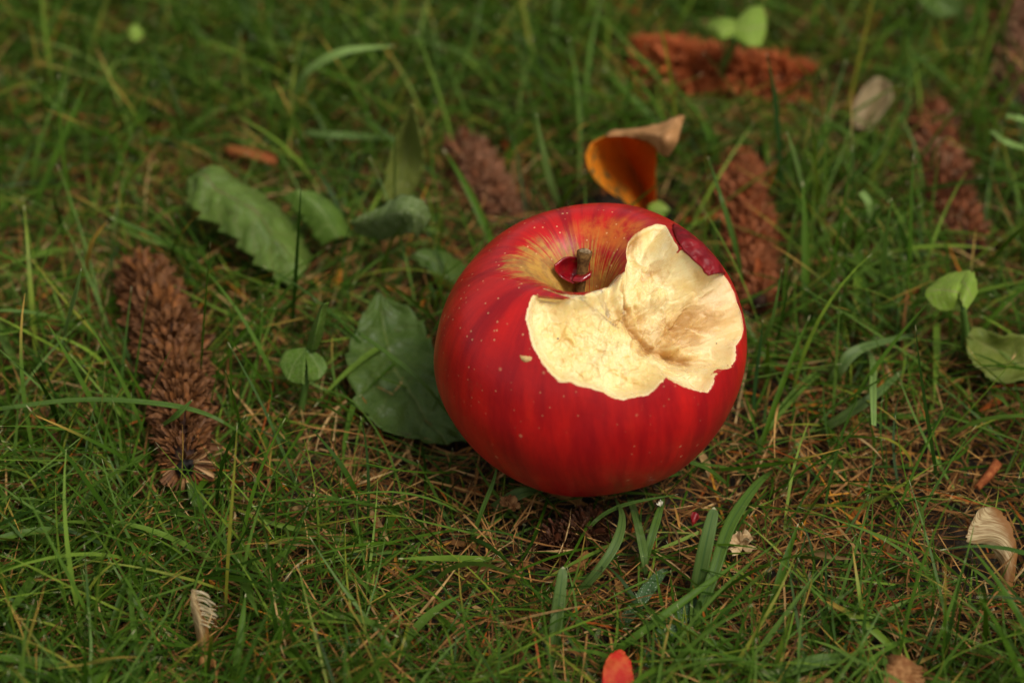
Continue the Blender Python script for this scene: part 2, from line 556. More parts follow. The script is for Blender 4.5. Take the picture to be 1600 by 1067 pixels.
def catmull(P, n):
    P = np.asarray(P, float)
    Q = np.vstack([2 * P[0] - P[1], P, 2 * P[-1] - P[-2]])
    t = np.linspace(0, len(P) - 1 - 1e-9, n)
    k = np.floor(t).astype(int)
    f = (t - k)[:, None]
    a, b, c, d = Q[k], Q[k + 1], Q[k + 2], Q[k + 3]
    return 0.5 * (2 * b + (c - a) * f + (2 * a - 5 * b + 4 * c - d) * f ** 2 + (3 * b - a - 3 * c + d) * f ** 3)


PROF[:, 1] *= 0.88
_pc = catmull(PROF, 800)
_pa = np.maximum.accumulate(np.arctan2(np.maximum(_pc[:, 0], 0), _pc[:, 1]))
_pa = _pa + np.arange(len(_pa)) * 1e-9
_pr = np.hypot(_pc[:, 0], _pc[:, 1])

AM = (Matrix.Rotation(R(8.0), 3, 'X').transposed() @ Matrix.Rotation(R(-6.0), 3, 'Y'))   # leans back and a touch left
AMn = np.array(AM)


def skin_r(D):
    """skin radius along local unit directions D (n,3)"""
    th = np.arccos(np.clip(D[:, 2], -1, 1))
    lon = np.arctan2(D[:, 1], D[:, 0])
    r = np.interp(th, _pa, _pr)
    body = np.clip(np.sin(th), 0, 1) ** 1.5
    r = r * (1 + body * (0.016 * np.cos(5 * lon + 0.7) * np.clip(np.cos(th) + .2, -0.6, 1) + 0.014 * np.cos(2 * lon - 1.1) + 0.010 * np.cos(3 * lon + 2.0)))
    top = np.exp(-((th - 0.62) / 0.34) ** 2)
    r = r * (1 + top * (0.030 * np.cos(lon - 0.6) + 0.018 * np.cos(3 * lon + 0.4)))
    r = r * (1 + 0.010 * body * fbm(D * 1.7 + 5, 2, 9))
    return r * AR


def hit_skin(u, v):
    d = FW + RT * ((u - 800.0) / FPX) + UP * ((533.5 - v) / FPX)
    d = d / np.linalg.norm(d)
    o = CAM - AC
    t = np.linspace(0.50, 0.66, 1600)
    P = (o[None] + d[None] * t[:, None]) @ AMn        # into local axes
    rr = np.linalg.norm(P, axis=1)
    f = rr - skin_r(P / rr[:, None])
    k = np.argmax(f < 0)
    if f[k] >= 0:
        k = np.argmin(f)
    else:
        a = f[k - 1] / (f[k - 1] - f[k])
        p = P[k - 1] * (1 - a) + P[k] * a
        return p / np.linalg.norm(p)
    p = P[k]
    return p / np.linalg.norm(p)


OUTLINE = [(845, 449), (833, 461), (824, 482), (822, 500), (828, 520), (834, 545), (848, 566), (862, 585), (876, 596), (893, 596), (905, 603), (922, 606),
           (938, 612), (952, 620), (972, 625), (992, 622), (1012, 618), (1022, 610), (1032, 598), (1042, 592), (1054, 598), (1072, 606), (1092, 612),
           (1106, 614), (1115, 604), (1119, 588), (1130, 578), (1147, 573), (1152, 556), (1151, 540), (1159, 529), (1163, 514), (1160, 492),
           (1153, 472), (1147, 453), (1138, 438), (1127, 425), (1112, 424), (1101, 414), (1090, 402), (1078, 392), (1064, 387), (1054, 377), (1047, 364),
           (1040, 352), (1026, 350), (1008, 357), (993, 366), (981, 378), (978, 392), (980, 408), (977, 424), (966, 434), (951, 442), (940, 452),
           (925, 456), (912, 461), (901, 462), (892, 466), (884, 458), (870, 450), (856, 450)]

apple = empty('apple', AC - np.array([0, 0, AR * 0.9]), 'bitten glossy red apple with cream flesh showing, lying on the lawn', 'apple')
AW = Matrix.Translation(Vector(AC - np.array(apple.location))) @ AM.to_4x4()


def build_apple():
    b = hit_skin(1005, 500)
    e1 = np.cross([0, 0, 1.0], b); e1 /= np.linalg.norm(e1)
    e2 = np.cross(b, e1)
    H = np.array([hit_skin(u, v) for u, v in OUTLINE])
    rho = np.arccos(np.clip(H @ b, -1, 1))
    psi = np.arctan2(H @ e2, H @ e1)
    o = np.argsort(psi)
    psi, rho = psi[o], rho[o]
    NP = 840
    ps = np.linspace(-math.pi, math.pi, NP, endpoint=False)
    rb = np.interp(ps, np.concatenate([psi[-2:] - 2 * math.pi, psi, psi[:2] + 2 * math.pi]), np.concatenate([rho[-2:], rho, rho[:2]]))
    circ = np.stack([np.cos(ps), np.sin(ps), 0 * ps], 1)
    rb = rb + 0.014 * fbm(circ * 9, 4, 21) + 0.007 * fbm(circ * 38, 3, 22)

    def dirs(rho_):       # rho_ (K,NP)
        return (np.cos(rho_)[..., None] * b + np.sin(rho_)[..., None] * (np.cos(ps)[None, :, None] * e1 + np.sin(ps)[None, :, None] * e2)).reshape(-1, 3)

    def grid_faces(K):
        i = np.arange(K * NP).reshape(K, NP)
        j = np.roll(i, -1, 1)
        return np.stack([i[:-1].ravel(), i[1:].ravel(), j[1:].ravel(), j[:-1].ravel()], 1)

    # ---- skin: from the bite's edge round to the far side
    NK = 330
    s = np.linspace(0, 1, NK) ** 1.35
    rk = rb[None] + (math.pi - 0.002 - rb[None]) * s[:, None]
    D = dirs(rk)
    r = skin_r(D)
    V = D * r[:, None]
    # skin edge: curls in a little and has a thickness
    lip = [V.reshape(NK, NP, 3)[0] * k + 0.0 for k in (0.955, 0.975, 0.990, 0.997)]
    Vg = np.concatenate([np.stack(lip), V.reshape(NK, NP, 3)], 0)
    edge = np.exp(-np.arange(Vg.shape[0]) / 2.2)[:, None, None]
    Vall = Vg.reshape(-1, 3)
    Dn = Vall / np.linalg.norm(Vall, axis=1)[:, None]
    th = np.arccos(np.clip(Dn[:, 2], -1, 1))
    lon = np.arctan2(Dn[:, 1], Dn[:, 0])
    lat = th / math.pi
    W = Vall @ AMn.T + AC
    U_, V_ = to_px(W)
    blush = -0.050 + 0.065 * np.exp(-((np.mod(lon - R(178) + math.pi, 2 * math.pi) - math.pi) / 0.75) ** 2) + 0.03
    sh = np.exp(-(((U_ - 985) / 75) ** 2 + ((V_ - 372) / 32) ** 2)) + 0.6 * np.exp(-(((U_ - 930) / 60) ** 2 + ((V_ - 358) / 22) ** 2))
    sh = sh * (Dn @ (AMn.T @ np.array([0, 0.3, 1.0])) > 0)
    streak = np.stack([np.cos(lon) * 1.0, np.sin(lon) * 1.0, lat * 0.55], 1)
    skin = np_mesh('skin', Vall, grid_faces(NK + 4), M['skin'], attrs={'lat': lat, 'blush': blush, 'shoulder': sh, 'streak': streak})
    ob = link('skin', skin, apple)
    ob.matrix_local = AW

    # ---- flesh: carved surface inside the edge
    NF = 190
    t = np.linspace(0.0, 1.0, NF)
    rk = (rb[None] + 0.0012) * t[:, None]
    rk[0] = 0.0005
    D = dirs(rk)
    r = skin_r(D)
    S = D * r[:, None]
    T = np.repeat(t, NP)
    P = S @ AMn.T + AC
    u, v = to_px(P)
    # distances measured in photograph pixels on the skin, to the edge and to the crease between the bites
    def poly_dist(pts, closed):
        pts = np.array(pts, float)
        nxt = np.roll(pts, -1, 0) if closed else pts[1:]
        out = np.full(len(u), 1e9)
        for p0, p1 in zip(pts, nxt):
            e_ = p1 - p0
            k_ = np.clip(((u - p0[0]) * e_[0] + (v - p0[1]) * e_[1]) / (e_ @ e_), 0, 1)
            out = np.minimum(out, np.hypot(u - p0[0] - k_ * e_[0], v - p0[1] - k_ * e_[1]))
        return out
    edge_w = np.where(T > 0.999, 0, poly_dist(OUTLINE, True) * np.clip((1 - T) * 14, 0, 1) ** 0.5)
    crease = poly_dist([(1000, 476), (1028, 498), (1052, 522), (1085, 541), (1112, 553)], False)

    def g(cu, cv, su, sv, a=0.0):
        ca, sa = math.cos(R(a)), math.sin(R(a))
        x = (u - cu) * ca + (v - cv) * sa
        y = -(u - cu) * sa + (v - cv) * ca
        return np.exp(-0.5 * ((x / su) ** 2 + (y / sv) ** 2))
    base = 0.060 * (1 - np.exp(-edge_w / 8.0)) + 0.10 * (1 - np.exp(-edge_w / 32.0))
    wob = 9 * vnoise(np.stack([u / 18, v / 18, u * 0], 1), 5)
    dep = base + 0.14 * np.exp(-(np.abs(crease + wob * 0.5) / 46) ** 1.25) + 0.035 * np.exp(-(np.abs(crease + 0.3 * wob) / 7) ** 1.2)
    dep = dep + 0.17 * g(1085, 476, 33, 40, 0)            # hollow of the upper bite
    dep = dep + 0.09 * g(1045, 412, 30, 27)
    dep = dep + 0.07 * g(1112, 520, 22, 20)
    dep = dep + 0.060 * g(915, 515, 46, 32, 20)
    # ridge from the stem side down between the bites, nub and lumps left standing
    rd_ = ((u - 990) * 0.80 - (v - 452) * 0.60 + wob * 0.6)
    dep = dep + (0.045 * np.exp(-((rd_ - 7) / 5.5) ** 2) - 0.060 * np.exp(-((rd_ + 5) / 8.0) ** 2)) * np.exp(-(((u - 990) * .6 + (v - 452) * .8) / 34) ** 4)
    dep = dep - 0.12 * g(1093, 526, 11, 8, 35) - 0.06 * g(1078, 532, 9, 6) - 0.06 * g(1118, 540, 9, 6)
    dep = dep - 0.045 * g(1078, 490, 10, 16, 30) - 0.04 * g(1052, 446, 16, 9, -20) - 0.03 * g(1020, 420, 9, 18)
    dep = dep - 0.035 * g(1090, 580, 34, 12, -6)
    # terraces: chips broken off along the fibres
    cx, cy = u - 1035, v - 498
    ang = np.arctan2(cy, cx)
    rad = np.hypot(cx, cy)
    warp = 6 * fbm(np.stack([u / 40, v / 40, 0 * u], 1), 2, 71)
    fib = np.stack([(u + warp) / 17 + (v - 500) / 60 * (u - 990) / 60, v / 42, 0 * u + 0.3], 1)
    fan = np.arctan2(v - 465, u - 1000)
    dep = dep + 0.012 * np.clip((v - 500) / 40, 0, 1) * fbm(np.stack([fan * 7.0, rad / 160, 0 * u], 1), 3, 81)
    A3 = np.stack([u / 34, v / 34, 0 * u], 1)
    wn = np.stack([u / 34 + 0.8 * fbm(A3 + 9, 3, 31), v / 34 + 0.8 * fbm(A3 + 33, 3, 32), 0 * u], 1)
    rough_w = 1 - np.exp(-edge_w / 16.0)
    n1 = fbm(wn, 3, 41)
    ridged = 1 - np.abs(fbm(wn * 1.6, 3, 44)) * 2.6
    dep = dep + rough_w * (0.034 * fbm(wn * 0.7, 2, 41) - 0.007 * np.clip(ridged, 0, 1) ** 2)
    chip = fbm(fib * np.array([1, 1, 1.2]), 4, 51)
    q = chip * 3.2
    stair = (np.floor(q) + np.clip((q - np.floor(q)) * 3.0, 0, 1)) / 3.2
    dep = dep + rough_w * 0.012 * stair
    def facets(step, seed, lift, slope):
        rf_ = np.random.default_rng(seed)
        gx = np.arange(790, 1190, step); gy = np.arange(320, 650, step)
        cx_, cy_ = np.meshgrid(gx, gy)
        cc = np.stack([cx_.ravel() + rf_.uniform(-.5, .5, cx_.size) * step, cy_.ravel() + rf_.uniform(-.5, .5, cx_.size) * step], 1)
        hh = rf_.normal(0, 1, len(cc)); gg = rf_.normal(0, 1, (len(cc), 2)) / step
        ww = np.stack([u / step, v / step, 0 * u], 1)
        uu = u + step * 0.45 * fbm(ww * 1.3 + 3, 3, seed); vv = v + step * 0.45 * fbm(ww * 1.3 + 40, 3, seed + 1)
        best = np.full(len(u), 1e9); sec = np.full(len(u), 1e9); val = np.zeros(len(u)); val2 = np.zeros(len(u))
        for c_, h_, g_ in zip(cc, hh, gg):
            dx, dy = uu - c_[0], (vv - c_[1]) * 1.25
            d_ = np.hypot(dx, dy)
            x_ = lift * h_ + slope * (g_[0] * dx + g_[1] * dy)
            m1 = d_ < best
            sec = np.where(m1, best, np.minimum(sec, d_))
            val2 = np.where(m1, val, val2)
            best = np.where(m1, d_, best)
            val = np.where(m1, x_, val)
        k_ = np.clip((sec - best) / (0.28 * step), 0, 1)
        return val * (0.35 + 0.65 * k_)
    fac = facets(30, 91, 0.55, 0.9) * 0.018 + facets(13, 93, 0.6, 0.9) * 0.0045
    dep = dep + rough_w * fac
    small = fbm(np.stack([u / 9, v / 9, u * 0], 1), 4, 61)
    dep = dep + (0.35 + 0.65 * rough_w) * 0.0045 * small
    # a second scale of tooth scoops along the lower left rim
    for cu, cv in ((850, 505), (862, 545), (890, 575), (925, 590), (965, 603), (1000, 600), (1135, 545), (1148, 505), (1140, 470)):
        dep = dep + 0.022 * g(cu, cv, 13, 12)
    dep = np.maximum(dep, 0.008) * (0.12 + 0.88 * (1 - np.exp(-edge_w / 7.0)))
    cut = b[None] * 0.8 + D * 0.2
    Vf = S - cut * (dep * AR * 1.22)[:, None]
    brown = 0.42 * np.exp(-(crease / 7) ** 2) + 0.42 * np.exp(-(crease / 34) ** 2) + 0.48 * g(1085, 492, 38, 34) + 0.32 * g(1055, 425, 30, 24) + 0.30 * g(1130, 470, 20, 40) + 14 * np.clip(fac * rough_w, 0, 0.03) + 0.65 * np.exp(-((rd_ - 6) / 5) ** 2) * np.exp(-(((u - 990) * .6 + (v - 452) * .8) / 34) ** 4) + 0.6 * g(1005, 372, 12, 9) \
        + 0.9 * g(988, 380, 8, 16, 20) + 0.35 * g(1100, 490, 24, 20) + 0.30 * g(1045, 400, 20, 14) + 0.35 * np.clip(small, 0, 1) + 0.25 * g(950, 470, 60, 8)  # browning of the flesh, with the ridge's shade line painted in
    pink = np.clip(0.30 * g(1140, 470, 22, 50) + 0.22 * g(1100, 600, 30, 12) + 0.10 * g(990, 610, 30, 10) + 0.20 * np.exp(-edge_w / 3.0), 0, 1)
    flesh = np_mesh('flesh', Vf, grid_faces(NF), M['flesh'], attrs={'brown': brown, 'pink': pink, 'fibre': fib})
    ob = link('flesh', flesh, apple)
    ob.matrix_local = AW
    return b


build_apple()


def apple_point(u, v, lift=0.0):
    d = hit_skin(u, v)
    p = d * (skin_r(d[None])[0] + lift)
    return AMn @ p + AC


def tube(name, pts, radii, mat, parent=None, seg=8, caps=True, closed=False, rough=0.0):
    """pts (n,3) world; parent's translation is taken off"""
    pts = np.asarray(pts, float)
    n = len(pts)
    T = np.gradient(pts, axis=0)
    T /= np.linalg.norm(T, axis=1)[:, None]
    ref = np.array([0.3, 0.9, 0.2]) if abs(T[0] @ np.array([0.3, 0.9, 0.2])) < 0.85 else np.array([1.0, 0, 0])
    A = np.cross(T, ref); A /= np.linalg.norm(A, axis=1)[:, None]
    B = np.cross(T, A)
    a = np.linspace(0, 2 * math.pi, seg, endpoint=False)
    radii = np.broadcast_to(np.asarray(radii, float), (n,))
    V = pts[:, None] + radii[:, None, None] * (np.cos(a)[None, :, None] * A[:, None] + np.sin(a)[None, :, None] * B[:, None])
    V = V.reshape(-1, 3)
    if rough:
        V = V + rough * np.stack([vnoise(V * 900, 3), vnoise(V * 900, 4), vnoise(V * 900, 5)], 1)
    i = np.arange(n * seg).reshape(n, seg)
    j = np.roll(i, -1, 1)
    F = np.stack([i[:-1].ravel(), i[1:].ravel(), j[1:].ravel(), j[:-1].ravel()], 1).tolist()
    F.append(list(i[0])); F.append(list(i[-1][::-1]))
    off = np.array(parent.location) if parent is not None else np.zeros(3)
    me = bpy.data.meshes.new(name)
    me.from_pydata([tuple(x) for x in (V - off)], [], F)
    me.polygons.foreach_set('use_smooth', [True] * len(me.polygons))
    me.materials.append(mat)
    return link(name, me, parent)


def patch(name, grid, mat, parent=None, nu=18, nv=30, thick=0.00025, teeth=0, tooth_amp=0.12, ripple=0.0, crease=0.0, seed=0, ragged=0.0):
    """curved sheet through a grid of (pixel x, pixel y, height) or (None, world point) controls; rows run along the leaf"""
    G = np.array([[px(*p) for p in row] for row in grid])          # rows, cols, 3
    rows = np.stack([catmull(G[:, c], nv) for c in range(G.shape[1])], 1)   # nv, cols, 3
    K = G.shape[1]
    us = np.linspace(0, 1, nu)
    vs = np.linspace(0, 1, nv)
    P = np.zeros((nv, nu, 3))
    for i in range(nv):
        f = 1.0
        if teeth:
            ph = (vs[i] * teeth) % 1.0
            f = 1.0 - tooth_amp * ph * (1 if 0.03 < vs[i] < 0.97 else 0.3)
        if ragged:
            f -= ragged * (0.5 + 0.5 * float(vnoise(np.array([[vs[i] * 22.0, seed, 0.5]]), 7)[0]))
        dense = catmull(rows[i], 60)
        uu = 0.5 + (us - 0.5) * f
        for k in range(3):
            P[i, :, k] = np.interp(uu, np.linspace(0, 1, 60), dense[:, k])
    dv = np.gradient(P, axis=0); du = np.gradient(P, axis=1)
    N = np.cross(du, dv)
    N /= (np.linalg.norm(N, axis=2)[..., None] + 1e-12)
    if np.mean(N[..., 2]) < 0: N = -N
    UU, VV = np.meshgrid(us, vs)
    h = crease * -np.exp(-(np.abs(UU - 0.5) / 0.05) ** 2)
    if ripple:
        h = h + 0.3 * ripple * np.sin((VV * 7 - np.abs(UU - 0.5) * 3) * 2 * math.pi) * np.clip(np.abs(UU - 0.5) * 4, 0, 1)
        q = np.stack([P[..., 0].ravel() * 160 + seed, P[..., 1].ravel() * 160, 0 * UU.ravel()], 1)
        h = h + ripple * 2.6 * fbm(q, 3, 12 + seed).reshape(h.shape)
    P = P + N * h[..., None]
    V = P.reshape(-1, 3)
    i = np.arange(nv * nu).reshape(nv, nu)
    F = np.stack([i[:-1, :-1].ravel(), i[:-1, 1:].ravel(), i[1:, 1:].ravel(), i[1:, :-1].ravel()], 1)
    off = np.array(parent.location) if parent is not None else np.zeros(3)
    me = np_mesh(name, V - off, F, mat, attrs={'lu': UU.ravel(), 'lv': VV.ravel()})
    o = link(name, me, parent)
    md = o.modifiers.new('thickness', 'SOLIDIFY')
    md.thickness = thick
    md.offset = 0
    return o


# stem, with its pale cut end
s0 = AMn @ np.array([-0.0022, 0.0, AR * 0.18]) + AC
s1 = px(914, 393, s0[2] + 0.0180)
# keep the stem where the bowl is: only its lean is free
sp = catmull([s0, s0 * 0.5 + s1 * 0.5 + np.array([-0.0006, 0, 0]), s1], 14)
tube('stem', sp, np.interp(np.linspace(0, 1, 14), [0, .3, .75, .9, 1], [0.0016, 0.0012, 0.0012, 0.0016, 0.0018]), M['stem'], apple, 14, rough=0.00025)
dirn = (sp[-1] - sp[-2]); dirn /= np.linalg.norm(dirn)
tube('stem_tip', [sp[-1] - dirn * 0.0002, sp[-1] + dirn * 0.0003, sp[-1] + dirn * 0.0005], [0.0015, 0.00135, 0.0007], M['stemtip'], apple, 14, rough=0.0002)


def local_sheet(name, controls, mat, thick=0.0007, nu=16, nv=24, ripple=0.0):
    """sheet lying on the apple: controls are (pixel x, pixel y, lift above the skin)"""
    G = np.array([[apple_point(*p) for p in row] for row in controls])
    rows = np.stack([catmull(G[:, c], nv) for c in range(G.shape[1])], 1)
    P = np.stack([catmull(rows[i], nu) for i in range(nv)])
    if ripple:
        q = P.reshape(-1, 3) * 420
        P = P + (ripple * fbm(q, 3, 77)).reshape(nv, nu, 1) * np.array([0.2, -0.5, 0.8])
    i = np.arange(nv * nu).reshape(nv, nu)
    F = np.stack([i[:-1, :-1].ravel(), i[:-1, 1:].ravel(), i[1:, 1:].ravel(), i[1:, :-1].ravel()], 1)
    me = np_mesh(name, P.reshape(-1, 3) - np.array(apple.location), F, mat)
    o = link(name, me, apple)
    md = o.modifiers.new('thickness', 'SOLIDIFY'); md.thickness = thick; md.offset = 0
    sb = o.modifiers.new('round', 'SUBSURF'); sb.levels = 1; sb.render_levels = 1
    return o


o = local_sheet('peel_flap', [
    [(1050, 352, 0.0), (1051, 357, 0.0003), (1053, 361, 0.0)],
    [(1062, 356, 0.0), (1060, 367, 0.0010), (1058, 378, 0.0002)],
    [(1072, 362, 0.0), (1070, 378, 0.0014), (1068, 391, 0.0001)],
    [(1092, 378, 0.0), (1088, 392, 0.0014), (1084, 404, -0.0002)],
    [(1108, 394, 0.0), (1100, 405, 0.0015), (1094, 414, -0.0002)],
    [(1124, 414, 0.0), (1112, 418, 0.0014), (1102, 424, -0.0002)],
    [(1132, 430, 0.0), (1118, 431, 0.0010), (1108, 430, -0.0002)]], M['peel'], 0.0008, nu=24, nv=44, ripple=0.0011)
o['label'] = 'dark curled edge of torn peel'

# ---- red curl of peel standing in the stem bowl
C0 = AMn @ np.array([0, 0, AR * 0.36]) + AC


def bowl_pt(u, v, up):
    return px(u, v, C0[2] + up)


def free_sheet(name, G, mat, thick, nu=18, nv=18):
    G = np.asarray(G)
    rows = np.stack([catmull(G[:, c], nv) for c in range(G.shape[1])], 1)
    P = np.stack([catmull(rows[i], nu) for i in range(nv)])
    i = np.arange(nv * nu).reshape(nv, nu)
    F = np.stack([i[:-1, :-1].ravel(), i[:-1, 1:].ravel(), i[1:, 1:].ravel(), i[1:, :-1].ravel()], 1)
    me = np_mesh(name, P.reshape(-1, 3) - np.array(apple.location), F, mat)
    o = link(name, me, apple)
    md = o.modifiers.new('thickness', 'SOLIDIFY'); md.thickness = thick; md.offset = 0
    sb = o.modifiers.new('round', 'SUBSURF'); sb.levels = 1; sb.render_levels = 1
    return o


o = free_sheet('peel_curl', [
    [bowl_pt(866, 414, .010), bowl_pt(884, 402, .0105), bowl_pt(903, 402, .009)],
    [bowl_pt(868, 424, .0085), bowl_pt(886, 416, .007), bowl_pt(902, 412, .007)],
    [bowl_pt(878, 434, .007), bowl_pt(892, 432, .0045), bowl_pt(904, 428, .005)],
    [bowl_pt(896, 443, .0068), bowl_pt(905, 441, .0055), bowl_pt(908, 434, .005)]], M['peelbright'], 0.0006)
o['label'] = 'glossy crimson curl of peel beside the stem'
o = free_sheet('peel_curl', [
    [bowl_pt(894, 440, .007), bowl_pt(897, 434, .0075), bowl_pt(902, 430, .006)],
    [bowl_pt(908, 441, .0075), bowl_pt(910, 434, .008), bowl_pt(913, 430, .006)],
    [bowl_pt(922, 434, .0075), bowl_pt(924, 426, .0085), bowl_pt(926, 422, .006)]], M['peelbright'], 0.0006)


# crescent nick where a tooth broke the peel
def nick():
    pts = [(812, 545), (812, 554), (817, 560), (826, 561), (834, 557)]
    G = np.array([apple_point(u, v, -0.00062) for u, v in pts])
    c = catmull(G, 26)
    wv = np.interp(np.linspace(0, 1, 26), [0, .25, .6, .85, 1], [0.0003, 0.0006, 0.0010, 0.0008, 0.0003])
    o = tube('nick', c, wv, mat_simple('nick_flesh', (0.50, 0.26, 0.08), (0.66, 0.44, 0.18), 600, 0.5), apple, 8)
    o['label'] = 'small crescent tooth mark in the red skin'


nick()

# ------------------------------------------------------------------ things the grass must keep clear of:  (x, y, radius, z low, z high, chance)
OBST = []


def block(pts, r, zlo, zhi, p):
    for q in pts:
        OBST.append((q[0], q[1], r, zlo, zhi, p))


# ------------------------------------------------------------------ cones
def scale_mesh(name, k, mat, L=0.0052, W=0.00125, fringe=True):
    rs = np.random.default_rng(100 + k)
    rows, cols = 5, 4
    V = []
    curl = rs.uniform(-0.5, 0.9)
    tw = rs.uniform(-0.5, 0.5)
    tip = rs.uniform(-0.00045, 0.00045, cols)
    for side in (0.5, -0.5):
        for i in range(rows):
            s = i / (rows - 1)
            wd = W * (0.30 + 0.95 * math.sin(min(1, s * 1.15) * math.pi * 0.62)) * (1.0 if s < 0.95 else 0.72)
            for j in range(cols):
                t = j / (cols - 1) - 0.5
                x = L * s + (tip[j] if i == rows - 1 else 0)
                y = wd * t
                z = 0.35 * W * (1 - 4 * t * t) + curl * L * 0.35 * s * s + tw * y * s + side * 0.00022 * (1.2 - s)
                V.append((x, y, z))
    F = []
    n = rows * cols
    for i in range(rows - 1):
        for j in range(cols - 1):
            a = i * cols + j
            F.append((a, a + 1, a + cols + 1, a + cols))
            F.append((n + a, n + a + cols, n + a + cols + 1, n + a + 1))
    for j in range(cols - 1):
        a = (rows - 1) * cols + j
        F.append((a, a + 1, n + a + 1, n + a))
    for i in range(rows - 1):
        a = i * cols
        F.append((a, a + cols, n + a + cols, n + a))
        a = i * cols + cols - 1
        F.append((a, n + a, n + a + cols, a + cols))
    me = bpy.data.meshes.new(name)
    me.from_pydata(V, [], F)
    me.materials.append(mat)
    return me


SCALES = {}


def scales_for(kind):
    if kind not in SCALES:
        SCALES[kind] = [scale_mesh('scale', k, CM[kind]) for k in range(8)]
    return SCALES[kind]


def cone(pa, pb, radius, kind, label, nscale=300, nbristle=420, bend=0.0, sunk=0.0, hole_at=None, dens=1.0, size=1.0):
    """pa, pb: (pixel x, pixel y, height of axis)"""
    A, B = px(*pa), px(*pb)
    mid = (A + B) / 2
    root = empty('spruce_cone', (mid[0], mid[1], 0.0), label, 'cone', 'frayed cones scattered in the grass')
    off = np.array(root.location)
    ax = (B - A); L = np.linalg.norm(ax); ax = ax / L
    side = np.cross(ax, [0, 0, 1.0]); side /= np.linalg.norm(side)
    upv = np.cross(side, ax)
    rs = np.random.default_rng(int(pa[0] * 7 + pa[1]))

    def axis_pt(t):
        return A + ax * L * t + side * bend * math.sin(math.pi * t)

    def rad(t):
        e_ = min(1.0, (t + 0.02) / 0.10, (1.03 - t) / 0.10)
        return radius * (0.66 + 0.34 * math.sin(math.pi * min(1, 0.12 + 0.85 * t))) * (0.62 + 0.38 * math.sqrt(max(0.0, e_)))

    ts = np.linspace(0.0, 1.0, 20)
    core = tube('core', [axis_pt(t) for t in ts], [0.42 * rad(t) for t in ts], CM['core'], root, 12, rough=0.0004)
    meshes = scales_for(kind)

    def frame(t, a, flare, roll, sc):
        P = axis_pt(t)
        rd = math.cos(a) * upv + math.sin(a) * side
        out = rd * math.sin(flare) + ax * math.cos(flare)     # direction the scale points in
        ls = rd * 0.36 * radius
        y = np.cross(ax, rd)
        z = np.cross(out, y)
        z = -z
        Mx = np.eye(4)
        c_, s_ = math.cos(roll), math.sin(roll)
        Mx[:3, 0] = out * sc
        Mx[:3, 1] = (y * c_ + z * s_) * sc
        Mx[:3, 2] = (-y * s_ + z * c_) * sc
        Mx[:3, 3] = P + ls - off
        return Matrix(Mx.tolist())
    ga = 2.39996
    for i in range(nscale):
        t = (i + 0.5) / nscale
        # put the singly built scales on the upper side, the side in view
        a = ((i * ga) % (2 * math.pi) - math.pi) * 0.62 + rs.normal() * 0.07
        fl = R(92) + rs.normal() * R(17) - (t > 0.93) * R(30) * (t - 0.93) / 0.07
        k = int(rs.integers(0, 8))
        o = bpy.data.objects.new('scale', meshes[k])
        col.objects.link(o)
        o.parent = root
        reach = (rad(t) * (1 + 0.22 * float(vnoise(np.array([[t * 9, a * 1.2, pa[0]]]), 3)[0])) - 0.30 * radius) / 0.0052
        o.matrix_local = frame(min(1, max(0, t + rs.normal() * 0.004)), a, fl, rs.normal() * 0.4, reach * rs.uniform(0.72, 1.2) * size)
    # underside and filler scales as one mass
    base = [np.array([v.co[:] for v in m.vertices]) for m in meshes]
    fb = [np.array([list(p.vertices) for p in m.polygons]) for m in meshes]
    VV, FF, o_ = [], [], 0
    for i in range(int(nbristle * 3.4)):
        t = rs.uniform(0, 1)
        a = rs.uniform(-math.pi, math.pi)
        k = int(rs.integers(0, 8))
        reach = (rad(t) - 0.30 * radius) / 0.0052 * rs.uniform(0.6, 1.12)
        m = np.array(frame(t, a, R(90) + rs.normal() * R(20), rs.normal() * 0.5, reach))
        v = base[k].copy()
        v[:, 1] *= 0.75
        v = v @ m[:3, :3].T + m[:3, 3]
        VV.append(v); FF.append(fb[k] + o_); o_ += len(v)
    me = np_mesh('filler_scales', np.concatenate(VV), np.concatenate(FF), CM[kind], smooth=False)
    tag(link('filler_scales', me, root), kind='stuff')
    if hole_at is not None:
        e = axis_pt(hole_at)
        dd = ax if hole_at > 0.5 else -ax
        tube('end_hole_shade', [e + dd * 0.0002, e + dd * 0.0012, e + dd * 0.0024, e + dd * 0.0020], [0.0022, 0.0024, 0.0020, 0.0008], CM['hole'], root, 14, rough=0.0010)  # solid dark plug: shade of the hollow end put into its colour
        for i in range(26):
            a = i / 26 * 2 * math.pi + rs.normal() * 0.06
            rd = math.cos(a) * upv + math.sin(a) * side
            out = rd * math.sin(R(62)) + dd * math.cos(R(62))
            y = np.cross(dd, rd); z = np.cross(y, out)
            Mx = np.eye(4)
            scl = rs.uniform(0.8, 1.15)
            Mx[:3, 0] = out * scl; Mx[:3, 1] = y * scl * 0.62; Mx[:3, 2] = z * scl
            Mx[:3, 3] = e + dd * 0.0012 + rd * 0.0022 - off
            o = bpy.data.objects.new('end_scale', end_meshes[int(rs.integers(0, 4)) + (4 if rs.uniform() < 0.22 else 0)])
            col.objects.link(o); o.parent = root
            o.matrix_local = Matrix(Mx.tolist())
    n_ = 12
    block([axis_pt(t) for t in np.linspace(0, 1, n_)], radius * 0.5, A[2] - radius * 0.6, A[2] + radius * 0.6, 1.0)
    block([axis_pt(t) for t in np.linspace(0, 1, n_)], radius * 0.9, A[2] + radius * 0.5, 0.09, 0.40 * dens)
    # keep the near side from being walled in by grass
    block([axis_pt(t) + np.array([0, -radius * 1.5, 0]) for t in np.linspace(0, 1, n_)], radius * 0.9, radius * 1.3, 0.09, 0.4 * dens)
    return root


